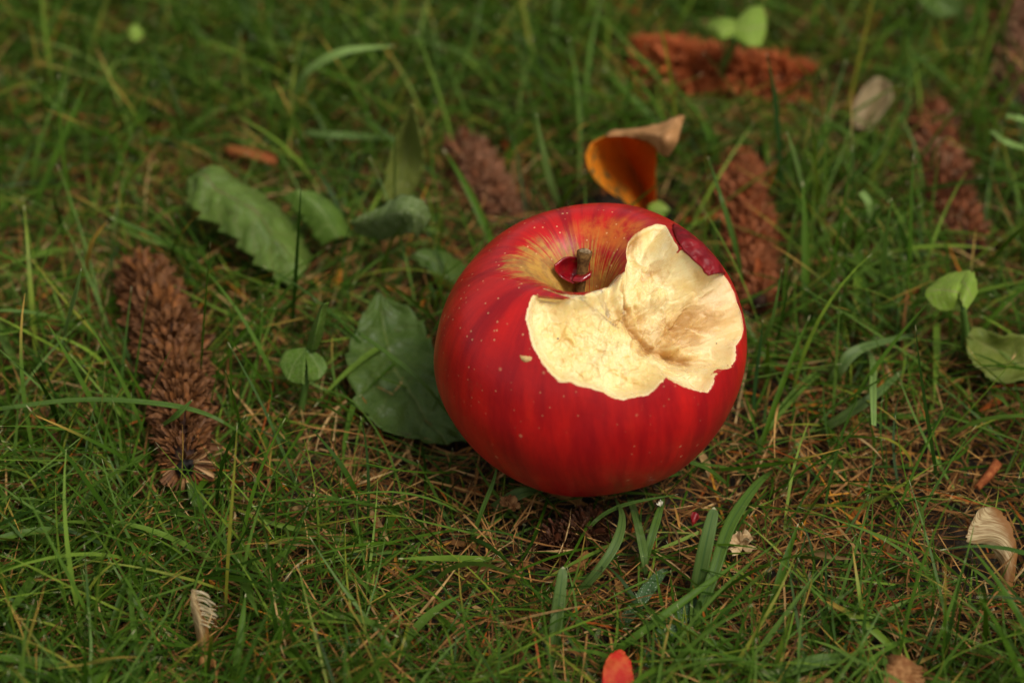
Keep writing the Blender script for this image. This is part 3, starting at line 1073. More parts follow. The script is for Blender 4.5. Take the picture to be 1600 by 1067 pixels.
end_meshes = [scale_mesh('end_scale', 40 + k, CM['brown']) for k in range(4)] + [scale_mesh('end_scale', 50 + k, CM['pale']) for k in range(4)]

cone((219, 415, 0.011), (288, 722, 0.011), 0.0091, 'brown', 'brown frayed cone by the left edge, hole in its lower end shaded by a black cap', 300, 420, bend=-0.003, hole_at=1.0)
cone((985, 84, 0.009), (1268, 128, 0.007), 0.0088, 'orange', 'orange-red frayed cone lying crosswise under the lime clover leaf', 280, 420, bend=0.003)
cone((718, 225, 0.004), (800, 352, 0.003), 0.0068, 'rose', 'blurred dull red cone sunk in grass behind the apple, below the upright pointed leaf', 220, 320, dens=0.6)
cone((1152, 250, 0.005), (1186, 475, 0.005), 0.0076, 'rust', 'rust cone standing out of the grass just right of the apple', 260, 420, dens=0.8)
cone((1452, 170, 0.005), (1520, 390, 0.005), 0.0072, 'rose', 'grey-brown rusty cone above the small lime leaf on the right', 260, 420, bend=0.002, dens=0.7)
cone((858, 866, 0.001), (948, 815, 0.001), 0.0062, 'dark', 'dark cone buried in grass just below the apple', 200, 280, dens=0.1)
cone((1605, -30, 0.008), (1592, 165, 0.008), 0.0085, 'rose', 'cone cut by the upper right corner of the picture', 200, 300, dens=0.6)

# ------------------------------------------------------------------ leaves
def single(name, grid, mat, label, cat='leaf', group=None, clear=0.8, zpad=0.06, r=None, **kw):
    o = patch(name, grid, mat, None, **kw)
    tag(o, label, cat, group)
    if clear:
        G = np.array([[px(*p) for p in row] for row in grid])
        for row in G:
            wd = np.linalg.norm(row[0] - row[-1]) / 2
            for q in (row[0] * .75 + row[-1] * .25, row[0] * .25 + row[-1] * .75, row.mean(0)):
                OBST.append((q[0], q[1], max(0.0025, wd * 0.62) if r is None else r, q[2] - 0.001, q[2] + zpad, clear))
    return o


single('dandelion_leaf', [
    [(283, 292, .021), (308, 270, .026), (345, 262, .022)],
    [(300, 335, .020), (350, 298, .026), (394, 290, .016)],
    [(352, 372, .018), (398, 330, .023), (436, 325, .012)],
    [(398, 418, .013), (442, 372, .018), (470, 362, .008)],
    [(455, 455, .007), (478, 424, .010), (492, 402, .004)]], M['leaf'],
    'broad toothed green leaf lying slantwise above the left cone', clear=0.65, nu=26, nv=70, teeth=7, tooth_amp=0.20, ripple=0.0009, crease=0.0006)
single('dandelion_leaf', [
    [(438, 308, .019), (466, 296, .023), (492, 300, .020)],
    [(468, 345, .016), (500, 325, .020), (532, 330, .015)],
    [(500, 388, .009), (528, 372, .012), (552, 372, .008)]], M['clover'],
    'blurred bright green leaf tucked right behind the broad toothed leaf', nu=14, nv=36, teeth=4, tooth_amp=0.2, ripple=0.0004, crease=0.0004, seed=3)
single('pointed_leaf', [
    [(643, 164, .041), (645, 162, .042), (647, 165, .041)],
    [(622, 205, .032), (640, 200, .031), (658, 212, .032)],
    [(603, 255, .021), (632, 252, .019), (664, 258, .021)],
    [(594, 315, .009), (616, 315, .008), (642, 310, .009)]], M['leafdull'],
    'upright pointed yellow-green leaf left of the blurred red cone', nu=16, nv=36, teeth=7, tooth_amp=0.10, ripple=0.0004, crease=0.0005, seed=5)
single('curled_leaf', [
    [(546, 345, .026), (550, 352, .024), (556, 368, .018)],
    [(586, 327, .030), (590, 346, .027), (596, 378, .018)],
    [(622, 306, .033), (628, 330, .035), (628, 368, .024)],
    [(654, 310, .030), (654, 330, .035), (643, 366, .028)],
    [(670, 332, .024), (667, 350, .028), (651, 374, .023)]], M['fuzzy'],
    'curled green leaf dusted with pale fuzz, beside the top left of the apple', nu=20, nv=40, ripple=0.0005, seed=8, ragged=0.1)
single('round_leaf', [
    [(584, 464, .016), (594, 457, .017), (606, 462, .016)],
    [(553, 512, .014), (602, 520, .011), (655, 490, .014)],
    [(537, 570, .012), (614, 567, .008), (684, 548, .011)],
    [(556, 635, .009), (642, 612, .006), (712, 608, .008)],
    [(602, 676, .007), (666, 655, .004), (735, 655, .005)],
    [(662, 692, .004), (700, 692, .003), (740, 688, .003)]], M['leafdark'],
    'large dark green toothed leaf pressed against the left side of the apple', nu=30, nv=60, teeth=9, tooth_amp=0.13, ripple=0.0009, crease=0.0008, clear=0.6, seed=9)
single('dandelion_leaf', [
    [(640, 402, .016), (648, 396, .017), (656, 392, .016)],
    [(668, 425, .013), (680, 408, .014), (694, 394, .013)],
    [(712, 450, .007), (722, 430, .008), (734, 412, .007)]], M['leafdark'],
    'small dark leaf half hidden between the fuzzy leaf and the apple', nu=12, nv=30, teeth=4, tooth_amp=0.2, ripple=0.0004, seed=11, clear=0.5)
single('olive_leaf', [
    [(1506, 515, .014), (1512, 522, .015), (1520, 508, .014)],
    [(1512, 560, .012), (1550, 545, .009), (1565, 520, .015)],
    [(1545, 592, .009), (1590, 565, .008), (1605, 525, .014)],
    [(1600, 600, .008), (1640, 572, .008), (1650, 535, .012)]], M['leafolive'],
    'blurred olive green leaf at the right edge below the small lime leaf', nu=16, nv=30, ripple=0.0006, crease=0.0005, seed=12, teeth=5, tooth_amp=0.1)
single('dark_leaf', [
    [(1430, -20, .022), (1440, -25, .02), (1455, -30, .022)],
    [(1445, 12, .020), (1465, 5, .018), (1490, -5, .020)],
    [(1470, 30, .016), (1490, 24, .015), (1508, 14, .016)]], M['leafdark'],
    'dark rounded leaf cut by the top edge near the right corner', nu=12, nv=20, ripple=0.0004, seed=14, clear=0.6)
single('small_leaf', [
    [(1015, 340, .010), (1024, 346, .010), (1038, 340, .010)],
    [(1012, 324, .012), (1026, 328, .012), (1046, 328, .012)],
    [(1020, 316, .013), (1030, 314, .013), (1040, 320, .013)]], M['lime'],
    'tiny bright green leaf peeping over the back of the apple under the orange leaf', nu=10, nv=12, seed=15)
single('small_leaf', [
    [(199, 52, .018), (203, 60, .018), (210, 66, .018)],
    [(204, 42, .020), (212, 50, .019), (221, 60, .018)],
    [(214, 38, .020), (220, 46, .019), (225, 54, .018)]], M['lime'],
    'tiny blurred lime leaf near the upper left corner', nu=8, nv=12, seed=16)
single('dry_leaf', [
    [(1334, 198, .008), (1345, 204, .007), (1356, 206, .008)],
    [(1336, 165, .012), (1356, 172, .010), (1380, 178, .012)],
    [(1352, 135, .015), (1374, 142, .013), (1394, 152, .015)],
    [(1368, 120, .016), (1382, 124, .016), (1392, 132, .016)]], M['beige'],
    'blurred beige dead leaf between the crosswise orange cone and the grey-brown cone', nu=14, nv=22, ripple=0.0005, seed=18, clear=0.9)
single('red_leaf', [
    [(942, 1082, .008), (962, 1088, .007), (996, 1086, .007)],
    [(942, 1050, .010), (962, 1048, .009), (990, 1056, .008)],
    [(948, 1028, .012), (966, 1024, .011), (986, 1034, .009)],
    [(962, 1013, .011), (970, 1012, .011), (978, 1016, .010)]], M['redleaf'],
    'bright red fallen leaf cut by the bottom edge', nu=16, nv=26, ripple=0.0004, seed=19, clear=0.9, ragged=0.08)
single('red_leaf', [
    [(1079, 818, .004), (1082, 822, .004), (1087, 819, .004)],
    [(1081, 810, .006), (1085, 812, .005), (1090, 809, .006)],
    [(1085, 800, .007), (1088, 800, .006), (1092, 803, .006)]], M['crimson'],
    'small crimson scrap of leaf in the grass below right of the apple', nu=8, nv=12, ripple=0.0004, seed=20)
single('brown_leaf', [
    [(1376, 1085, .008), (1400, 1092, .010), (1440, 1090, .007)],
    [(1384, 1056, .012), (1408, 1050, .013), (1438, 1060, .008)],
    [(1396, 1038, .010), (1412, 1034, .013), (1434, 1044, .009)]], M['husk'],
    'crumpled brown dead leaf cut by the bottom edge right of the red leaf', nu=22, nv=26, ripple=0.0016, seed=21, clear=0.9, ragged=0.2)
single('bark_strip', [
    [(352, 226, .006), (354, 234, .007), (356, 242, .006)],
    [(392, 232, .008), (394, 241, .009), (394, 249, .008)],
    [(432, 245, .006), (432, 252, .007), (430, 259, .006)]], M['bark'],
    'reddish strip of bark in the blurred grass above the broad toothed leaf', 'bark strip', nu=8, nv=16, thick=0.0008, ripple=0.0003, seed=22)
single('bark_strip', [
    [(1522, 762, .005), (1526, 758, .006), (1530, 766, .005)],
    [(1540, 738, .007), (1545, 742, .008), (1550, 746, .007)],
    [(1556, 718, .005), (1560, 722, .006), (1564, 727, .005)]], M['bark'],
    'short red-brown bark strip above the large pale samara', 'bark strip', nu=6, nv=12, thick=0.0008, ripple=0.0003, seed=23)


def stalk(name, pts, r0, r1, mat, parent):
    P = catmull([px(*p) for p in pts], 12)
    return tube(name, P, np.linspace(r0, r1, 12), mat, parent, 8)


# clover left of the round leaf
t = empty('clover', px(468, 655, 0), 'small three-lobed green clover between the left cone and the round dark leaf', 'clover')
patch('leaflet', [[(476, 543, .022), (478, 544, .022), (480, 545, .022)], [(446, 547, .021), (458, 572, .020), (477, 578, .021)], [(434, 566, .019), (450, 594, .018), (477, 601, .018)]], M['clover'], t, 12, 16, ripple=0.0003, seed=1)
patch('leaflet', [[(478, 545, .022), (480, 545, .022), (482, 544, .022)], [(481, 578, .021), (496, 570, .020), (503, 556, .021)], [(481, 597, .018), (500, 592, .018), (513, 574, .019)]], M['clover'], t, 12, 16, ripple=0.0003, seed=2, ragged=0.1)
patch('leaflet', [[(479, 546, .022), (487, 549, .0225), (496, 548, .022)], [(484, 518, .027), (494, 520, .030), (505, 520, .027)], [(496, 490, .032), (501, 488, .035), (509, 492, .033)], [(502, 476, .037), (508, 474, .038), (514, 472, .037)]], M['clover'], t, 12, 20, ripple=0.0002, seed=3)
stalk('stem', [(480, 546, .022), (481, 575, .016), (474, 620, .008), (468, 655, 0)], .0008, .0010, M['greenstem'], t)
OBST += [(*px(475, 560, .02)[:2], 0.008, 0.012, 0.08, 0.9), (*px(505, 500, .033)[:2], 0.006, 0.018, 0.08, 0.9), (*px(475, 600, .012)[:2], 0.008, 0.02, 0.08, 0.7)]

t = empty('clover', px(1515, 560, 0), 'single bright lime leaf folded at its toothed end, right of the apple', 'clover')
patch('leaflet', [[(1445, 462, .027), (1446, 459, .027), (1449, 454, .027)], [(1463, 483, .026), (1468, 453, .029), (1478, 428, .028)], [(1487, 487, .026), (1492, 455, .031), (1502, 424, .029)], [(1500, 486, .027), (1505, 458, .029), (1514, 423, .030)]], M['lime'], t, 16, 24, ripple=0.0003, crease=0.0003, seed=4)
patch('leaflet', [[(1495, 455, .0300), (1504, 438, .0305), (1514, 422, .0305)], [(1500, 472, .0300), (1512, 452, .0315), (1524, 426, .0305)], [(1508, 487, .0285), (1520, 470, .029), (1529, 455, .029)]], M['lime'], t, 16, 20, teeth=3, tooth_amp=0.2, seed=6)
stalk('stem', [(1504, 478, .027), (1508, 510, .018), (1510, 540, .008), (1515, 560, 0)], .0009, .0012, M['greenstem'], t)
OBST += [(*px(1485, 455, .028)[:2], 0.010, 0.016, 0.09, 1.0), (*px(1485, 490, .02)[:2], 0.009, 0.02, 0.09, 0.9)]

t = empty('clover', px(1120, 140, 0), 'blurred two-lobed lime clover leaf at the top above the crosswise cone', 'clover')
patch('leaflet', [[(1150, 56, .030), (1150, 45, .031), (1150, 32, .030)], [(1125, 62, .030), (1124, 46, .032), (1128, 28, .030)], [(1104, 50, .028), (1102, 42, .028), (1108, 34, .028)]], M['lime'], t, 14, 16, seed=7)
patch('leaflet', [[(1148, 60, .030), (1148, 45, .031), (1152, 30, .030)], [(1172, 73, .030), (1174, 45, .032), (1172, 12, .032)], [(1190, 72, .029), (1198, 42, .030), (1192, 10, .032)]], M['lime'], t, 14, 16, seed=8)
stalk('stem', [(1150, 58, .030), (1138, 85, .020), (1122, 122, .008), (1120, 140, 0)], .0011, .0013, M['greenstem'], t)
OBST += [(*px(1150, 45, .03)[:2], 0.013, 0.018, 0.09, 1.0)]

# orange curled leaf
t = empty('curled_leaf', px(1010, 335, 0.004), 'dry orange-brown leaf standing curled behind the top of the apple', 'leaf')
patch('blade', [
    [(1000, 333, .009), (1010, 336, .007), (1022, 333, .009)],
    [(968, 310, .018), (1000, 296, .009), (1023, 304, .016)],
    [(930, 283, .026), (984, 262, .013), (1022, 275, .023)],
    [(914, 252, .032), (972, 236, .020), (1026, 246, .031)],
    [(920, 226, .036), (965, 211, .030), (1026, 228, .038)],
    [(940, 214, .037), (968, 205, .036), (1022, 222, .041)]], M['orange'], t, 26, 40, thick=0.0003, ripple=0.0003, crease=0.0003, seed=9)
patch('curled_tip', [
    [(945, 213, .037), (962, 204, .037), (980, 202, .037)],
    [(990, 214, .039), (1000, 206, .041), (1008, 200, .038)],
    [(1014, 223, .041), (1024, 208, .045), (1034, 196, .039)],
    [(1032, 242, .040), (1044, 212, .047), (1056, 184, .040)],
    [(1042, 244, .038), (1058, 216, .044), (1069, 182, .037)]], M['tan'], t, 18, 28, thick=0.0003, ripple=0.0004, seed=10)
stalk('stem', [(1011, 332, .009), (1016, 342, .006), (1018, 352, .002)], .0006, .0007, M['bark'], t)
OBST += [(*px(975, 265, .02)[:2], 0.014, -1, 0.10, 1.0), (*px(1040, 212, .04)[:2], 0.008, 0.02, 0.10, 0.9), (*px(965, 310, .012)[:2], 0.010, 0.02, 0.10, 0.9)]

# samaras (winged seeds)
t = empty('samara', px(1575, 935, 0), 'large pale papery winged seed with a torn edge, lower right', 'winged seed', 'winged seeds in the grass')
patch('wing', [
    [(1566, 925, .004), (1572, 926, .005), (1580, 922, .004)],
    [(1562, 880, .007), (1574, 878, .009), (1590, 874, .008)],
    [(1540, 852, .010), (1566, 845, .012), (1590, 845, .011)],
    [(1511, 850, .013), (1546, 826, .014), (1583, 820, .013)],
    [(1509, 832, .015), (1538, 812, .015), (1570, 802, .014)],
    [(1527, 797, .015), (1540, 793, .015), (1554, 793, .014)]], M['samara'], t, 26, 44, thick=0.0002, ripple=0.0002, seed=2, ragged=0.24)
tube('nut', catmull([px(1568, 940, .001), px(1572, 928, .004), px(1574, 915, .005)], 8), [.0006, .0015, .002, .0022, .002, .0015, .001, .0004], M['nut'], t, 8)
OBST += [(*px(1548, 825, .013)[:2], 0.010, 0.004, 0.09, 0.97), (*px(1575, 880, .008)[:2], 0.006, 0.006, 0.09, 0.9)]

t = empty('samara', px(325, 1040, 0), 'thin frayed pale winged seed standing in the grass below the left cone', 'winged seed', 'winged seeds in the grass')
patch('wing', [
    [(312, 1030, .004), (320, 1032, .005), (328, 1028, .004)],
    [(304, 985, .010), (314, 985, .012), (328, 985, .010)],
    [(299, 955, .015), (308, 955, .016), (320, 960, .014)],
    [(297, 935, .018), (304, 938, .018), (313, 942, .016)],
    [(299, 919, .020), (303, 921, .020), (308, 926, .018)]], M['samara'], t, 20, 40, thick=0.0002, ripple=0.0002, seed=6, ragged=0.30)
rf = np.random.default_rng(5)
for i in range(22):
    k = i / 21
    a0 = np.array([302 + 6 * k, 922 + 62 * k, .0195 - .0085 * k])
    ln = 34 * (0.55 + 0.45 * math.sin(k * 2.6 + 0.5)) * rf.uniform(0.7, 1.1)
    a1 = a0 + np.array([ln, ln * rf.uniform(0.15, 0.55) - 8 * k, rf.normal() * .0012])
    am = (a0 + a1) / 2 + np.array([0, -3, .0006])
    tube('fibre', catmull([px(*a0), px(*am), px(*a1)], 7), np.linspace(.00022, .00009, 7), M['nutpale'], t, 5)
tube('nut', catmull([px(326, 1045, .0), px(322, 1032, .004), px(318, 1015, .006)], 8), [.0006, .0013, .0018, .002, .0018, .0012, .001, .0004], M['nut'], t, 8)
OBST += [(*px(318, 950, .015)[:2], 0.007, 0.008, 0.09, 0.95), (*px(318, 985, .010)[:2], 0.006, 0.008, 0.09, 0.9)]


# husks: crumpled little bracts, several scales round a nub
def husk(u, v, z, s, mat, label, n=9, seed=0):
    rs = np.random.default_rng(seed)
    c = px(u, v, z)
    t = empty('seed_husk', (c[0], c[1], z), label, 'husk')
    for i in range(n):
        m = scale_mesh('bract', 70 + seed * 10 + i % 5, mat, s, s * 0.6)
        o = link('bract', m, t)
        o.rotation_euler = (rs.uniform(-0.5, 0.5), rs.uniform(-1.1, 0.1), i / n * 6.283 + rs.normal() * 0.2)
    return t


husk(797, 790, .006, .0026, M['husk'], 'tiny brown crumpled bud husk near the lower left of the apple', 9, 1)
husk(1160, 852, .005, .0036, mat_simple('straw_husk', (0.40, 0.25, 0.11), (0.58, 0.42, 0.22), 500, 0.65), 'pale straw-coloured frayed husk to the right of the broad blunt blade', 8, 2)
husk(1032, 789, .010, .0011, mat_simple('white_fleck', (0.55, 0.50, 0.38), (0.7, 0.65, 0.5), 500, 0.65), 'tiny white fluff speck under the apple', 6, 3)
OBST += [(*px(797, 790, .006)[:2], 0.003, 0.004, 0.09, 0.9), (*px(1160, 852, .006)[:2], 0.006, 0.006, 0.09, 0.8)]


# ------------------------------------------------------------------ blades that stand out one by one
def mat_blade(name, a, b, tip=(0.45, 0.42, 0.25), dust=0.0, rough=0.4):
    n = Nodes(name)
    u = n.attr('lu'); v = n.attr('lv')
    co = n.n('ShaderNodeNewGeometry').outputs['Position']
    st = n.n('ShaderNodeCombineXYZ', i_0=n.math('MULTIPLY', u, 9.0), i_1=n.math('MULTIPLY', v, 1.5)).outputs[0]
    c = n.mix(n.ss(n.noise(st, 1.5, 3, 0.6), 0.35, 0.65), a, b)
    au = n.math('ABSOLUTE', n.math('SUBTRACT', u, 0.5))
    c = n.mix(n.ss(au, 0.10, 0.03, 0.0, 0.5), c, (0.03, 0.08, 0.02))
    c = n.mix(n.ss(n.noise(co, 160, 3, 0.5), 0.6, 0.72, 0.0, 0.18 + dust * 0.5), c, (0.34, 0.38, 0.22))
    if dust:
        c = n.mix(n.ss(n.noise(co, 2600, 2, 0.6), 0.60, 0.68, 0.0, dust), c, (0.50, 0.55, 0.42))
    c = n.mix(n.ss(v, 0.975, 0.99), c, tip)
    return n.leafy(c, rough, n.mix(1.0, c, (1.4, 1.6, 0.7), 'MULTIPLY'), 0.22, n.bump(n.noise(st, 3.0, 3), 0.5, 0.0003), spec=0.22)


BM = {
    'blue': mat_blade('bluegreen_blade', (0.074, 0.128, 0.024), (0.105, 0.168, 0.040)),
    'green': mat_blade('midgreen_blade', (0.058, 0.115, 0.012), (0.085, 0.155, 0.022)),
    'light': mat_blade('light_blade', (0.17, 0.27, 0.055), (0.22, 0.33, 0.09)),
    'dusty': mat_blade('dusty_blade', (0.045, 0.10, 0.03), (0.06, 0.12, 0.04), dust=0.8, rough=0.5),
    'yellow': mat_blade('yellow_blade', (0.42, 0.24, 0.03), (0.50, 0.30, 0.05)),
    'dark': mat_blade('dark_blade', (0.022, 0.065, 0.012), (0.035, 0.09, 0.018)),
}


def blade(pts, w_mm, mat, label, fold=0.25, blunt=False, yaw=0.0):
    P = catmull([px(*p) for p in pts], 26)
    T = np.gradient(P, axis=0); T /= np.linalg.norm(T, axis=1)[:, None]
    # a blade turns its face to the light from above; its width lies across its run
    S = np.cross(T, np.array([0.12, -0.45, 0.9])); S /= np.linalg.norm(S, axis=1)[:, None]
    N = np.cross(S, T)
    s = np.linspace(0, 1, 26)
    wd = w_mm / 2000 * (0.72 + 0.28 * np.sin(s * math.pi)) * (np.clip((1 - s) / (0.05 if blunt else 0.45), 0, 1) ** 0.6 * 0.93 + 0.07)
    ang = yaw * np.ones(26) + 0.25 * np.sin(s * 4)
    C = (S * np.cos(ang)[:, None] + N * np.sin(ang)[:, None])
    N2 = np.cross(C, T)
    cols = np.linspace(-1, 1, 7)
    V = P[:, None] + wd[:, None, None] * (cols[None, :, None] * C[:, None] + (fold * np.abs(cols) ** 1.2)[None, :, None] * N2[:, None])
    i = np.arange(26 * 7).reshape(26, 7)
    F = np.stack([i[:-1, :-1].ravel(), i[:-1, 1:].ravel(), i[1:, 1:].ravel(), i[1:, :-1].ravel()], 1)
    me = np_mesh('grass_blade', V.reshape(-1, 3), F, BM[mat], attrs={'lu': np.tile((cols + 1) / 2, 26), 'lv': np.repeat(s, 7)})
    o = link('grass_blade', me)
    md = o.modifiers.new('thickness', 'SOLIDIFY'); md.thickness = 0.00016; md.offset = 0
    tag(o, label, 'grass blade', 'broad single grass blades')


blade([(880, 335, .004), (862, 290, .016), (848, 235, .030), (838, 178, .044)], 2.1, 'light', 'pale upright blade rising behind the apple, left of the orange leaf')
OBST += [(*px(850, 240, .02)[:2], 0.006, 0.01, 0.09, 0.9), (*px(840, 190, .04)[:2], 0.006, 0.02, 0.09, 0.9)]
blade([(1080, 955, .001), (1092, 905, .010), (1103, 850, .018), (1116, 792, .024)], 3.5, 'blue', 'broad blunt-tipped upright blade below right of the apple', blunt=True)
blade([(862, 1035, .001), (868, 985, .008), (874, 935, .014), (880, 885, .019)], 3.0, 'blue', 'broad straight blade below the dark cone', blunt=True)
blade([(895, 935, .001), (932, 895, .009), (962, 850, .013), (972, 808, .013), (960, 776, .006)], 2.4, 'blue', 'curved blade arching up to the bottom of the apple')
blade([(1070, 1010, .001), (1112, 905, .012), (1140, 822, .015), (1180, 760, .010), (1215, 730, .002)], 3.0, 'green', 'long curved blade running right of the broad blunt blade')
blade([(984, 778, .003), (996, 820, .008), (1006, 870, .009), (1010, 910, .001)], 2.3, 'blue', 'blade hanging straight down from under the apple')
blade([(1000, 905, .001), (1015, 850, .008), (1030, 800, .010), (1040, 770, .003)], 2.0, 'green', 'short blade crossing next to the blade under the apple')
blade([(990, 1075, .002), (1030, 1000, .005), (1075, 955, .006), (1110, 925, .003)], 4.0, 'dusty', 'wide dusty blade lying slantwise right of the red leaf')
blade([(965, 985, .001), (995, 945, .005), (1025, 905, .006), (1045, 885, .002)], 3.4, 'dusty', 'wide dusty blade lying above the red leaf')
blade([(770, 795, .002), (795, 780, .006), (822, 768, .008), (850, 768, .004)], 3.2, 'blue', 'flat blue-green blade poking out under the lower left of the apple')
blade([(315, 812, .001), (313, 790, .006), (303, 768, .008), (292, 742, .004)], 3.6, 'blue', 'broad pale blade just below the end of the left cone')
blade([(98, 545, .006), (106, 505, .020), (118, 460, .034), (127, 420, .044)], 1.7, 'light', 'pale upright blade left of the left cone')
blade([(-10, 640, .020), (120, 625, .022), (240, 630, .024), (330, 650, .020), (410, 700, .006)], 1.5, 'green', 'long thin blade arching across the left cone')
blade([(250, 668, .014), (275, 650, .022), (300, 625, .026)], 1.8, 'green', 'short blade tip crossing over the lower part of the left cone')
blade([(455, 160, .014), (480, 115, .028), (535, 82, .036), (615, 72, .034)], 3.0, 'light', 'blurred pale arching blade near the top left of centre')
blade([(478, 208, .020), (520, 212, .022), (570, 214, .018), (620, 216, .008)], 2.6, 'blue', 'blurred blue-green blade lying level above the toothed leaf')
blade([(1262, 330, .002), (1252, 290, .016), (1242, 250, .030), (1230, 207, .042)], 2.3, 'light', 'bright blurred blade right of the rust cone by the apple')
blade([(1345, 300, .022), (1356, 318, .020), (1360, 345, .014)], 2.4, 'light', 'short pale blade tip left of the grey-brown cone')
blade([(1548, 205, .030), (1570, 222, .032), (1600, 232, .028), (1640, 240, .018)], 2.2, 'light', 'pale bent blade at the right edge beside the grey-brown cone')
blade([(1572, 182, .036), (1600, 188, .036), (1640, 200, .026)], 2.2, 'light', 'short pale blade entering from the right edge near the top')
blade([(1220, 330, .002), (1218, 240, .022), (1210, 150, .040), (1198, 84, .054)], 1.5, 'dark', 'tall dark thin blade standing in front of the crosswise cone')
blade([(137, 450, .002), (138, 405, .018), (146, 375, .026), (168, 345, .033)], 1.3, 'yellow', 'yellow dried curled blade above the left cone')
blade([(1160, 445, .006), (1150, 390, .022), (1130, 320, .034), (1106, 245, .045)], 1.5, 'green', 'tall thin blade in front of the rust cone by the apple')
blade([(1176, 660, .002), (1180, 600, .012), (1186, 555, .020), (1192, 500, .030)], 1.0, 'dark', 'thin dark upright blade just off the right side of the apple')
blade([(1168, 590, .006), (1186, 545, .016), (1206, 500, .025), (1222, 420, .038)], 1.2, 'green', 'slender slanting blade close to the right side of the apple, leaning outward')
blade([(560, 520, .022), (610, 556, .022), (668, 606, .018), (725, 680, .006)], 1.2, 'green', 'thin blade crossing the round dark leaf towards the apple')
blade([(735, 850, .002), (752, 800, .010), (770, 755, .016), (778, 722, .020)], 1.1, 'green', 'thin blade standing in front of the lower left edge of the apple')
blade([(905, 842, .002), (940, 806, .008), (985, 786, .011), (1060, 772, .012)], 1.1, 'green', 'fine blade lying along the bottom edge of the apple')
blade([(1140, 760, .002), (1110, 735, .012), (1078, 722, .018), (1046, 716, .020)], 1.0, 'green', 'fine curved blade touching the lower right edge of the apple')
blade([(1290, 620, .002), (1310, 580, .012), (1345, 545, .016), (1440, 520, .010)], 3.2, 'blue', 'blurred blue-green blade left of the olive leaf')
blade([(1270, 680, .002), (1320, 650, .010), (1370, 615, .014), (1420, 570, .006)], 2.8, 'blue', 'level dusty blade tip between the apple and the large winged seed')
blade([(1365, 665, .020), (1364, 610, .018), (1362, 560, .010), (1340, 520, .002)], 1.8, 'light', 'pale hanging blade tip right of the apple')
blade([(1150, 1075, .002), (1220, 1050, .008), (1290, 1030, .010), (1350, 1030, .004)], 3.4, 'green', 'blurred broad blade lying near the bottom edge left of the brown leaf')
blade([(1395, 400, .004), (1380, 440, .018), (1385, 365, .036), (1394, 310, .046)], 1.4, 'green', 'slender upright blade left of the lime leaf, tip beside the grey-brown cone')


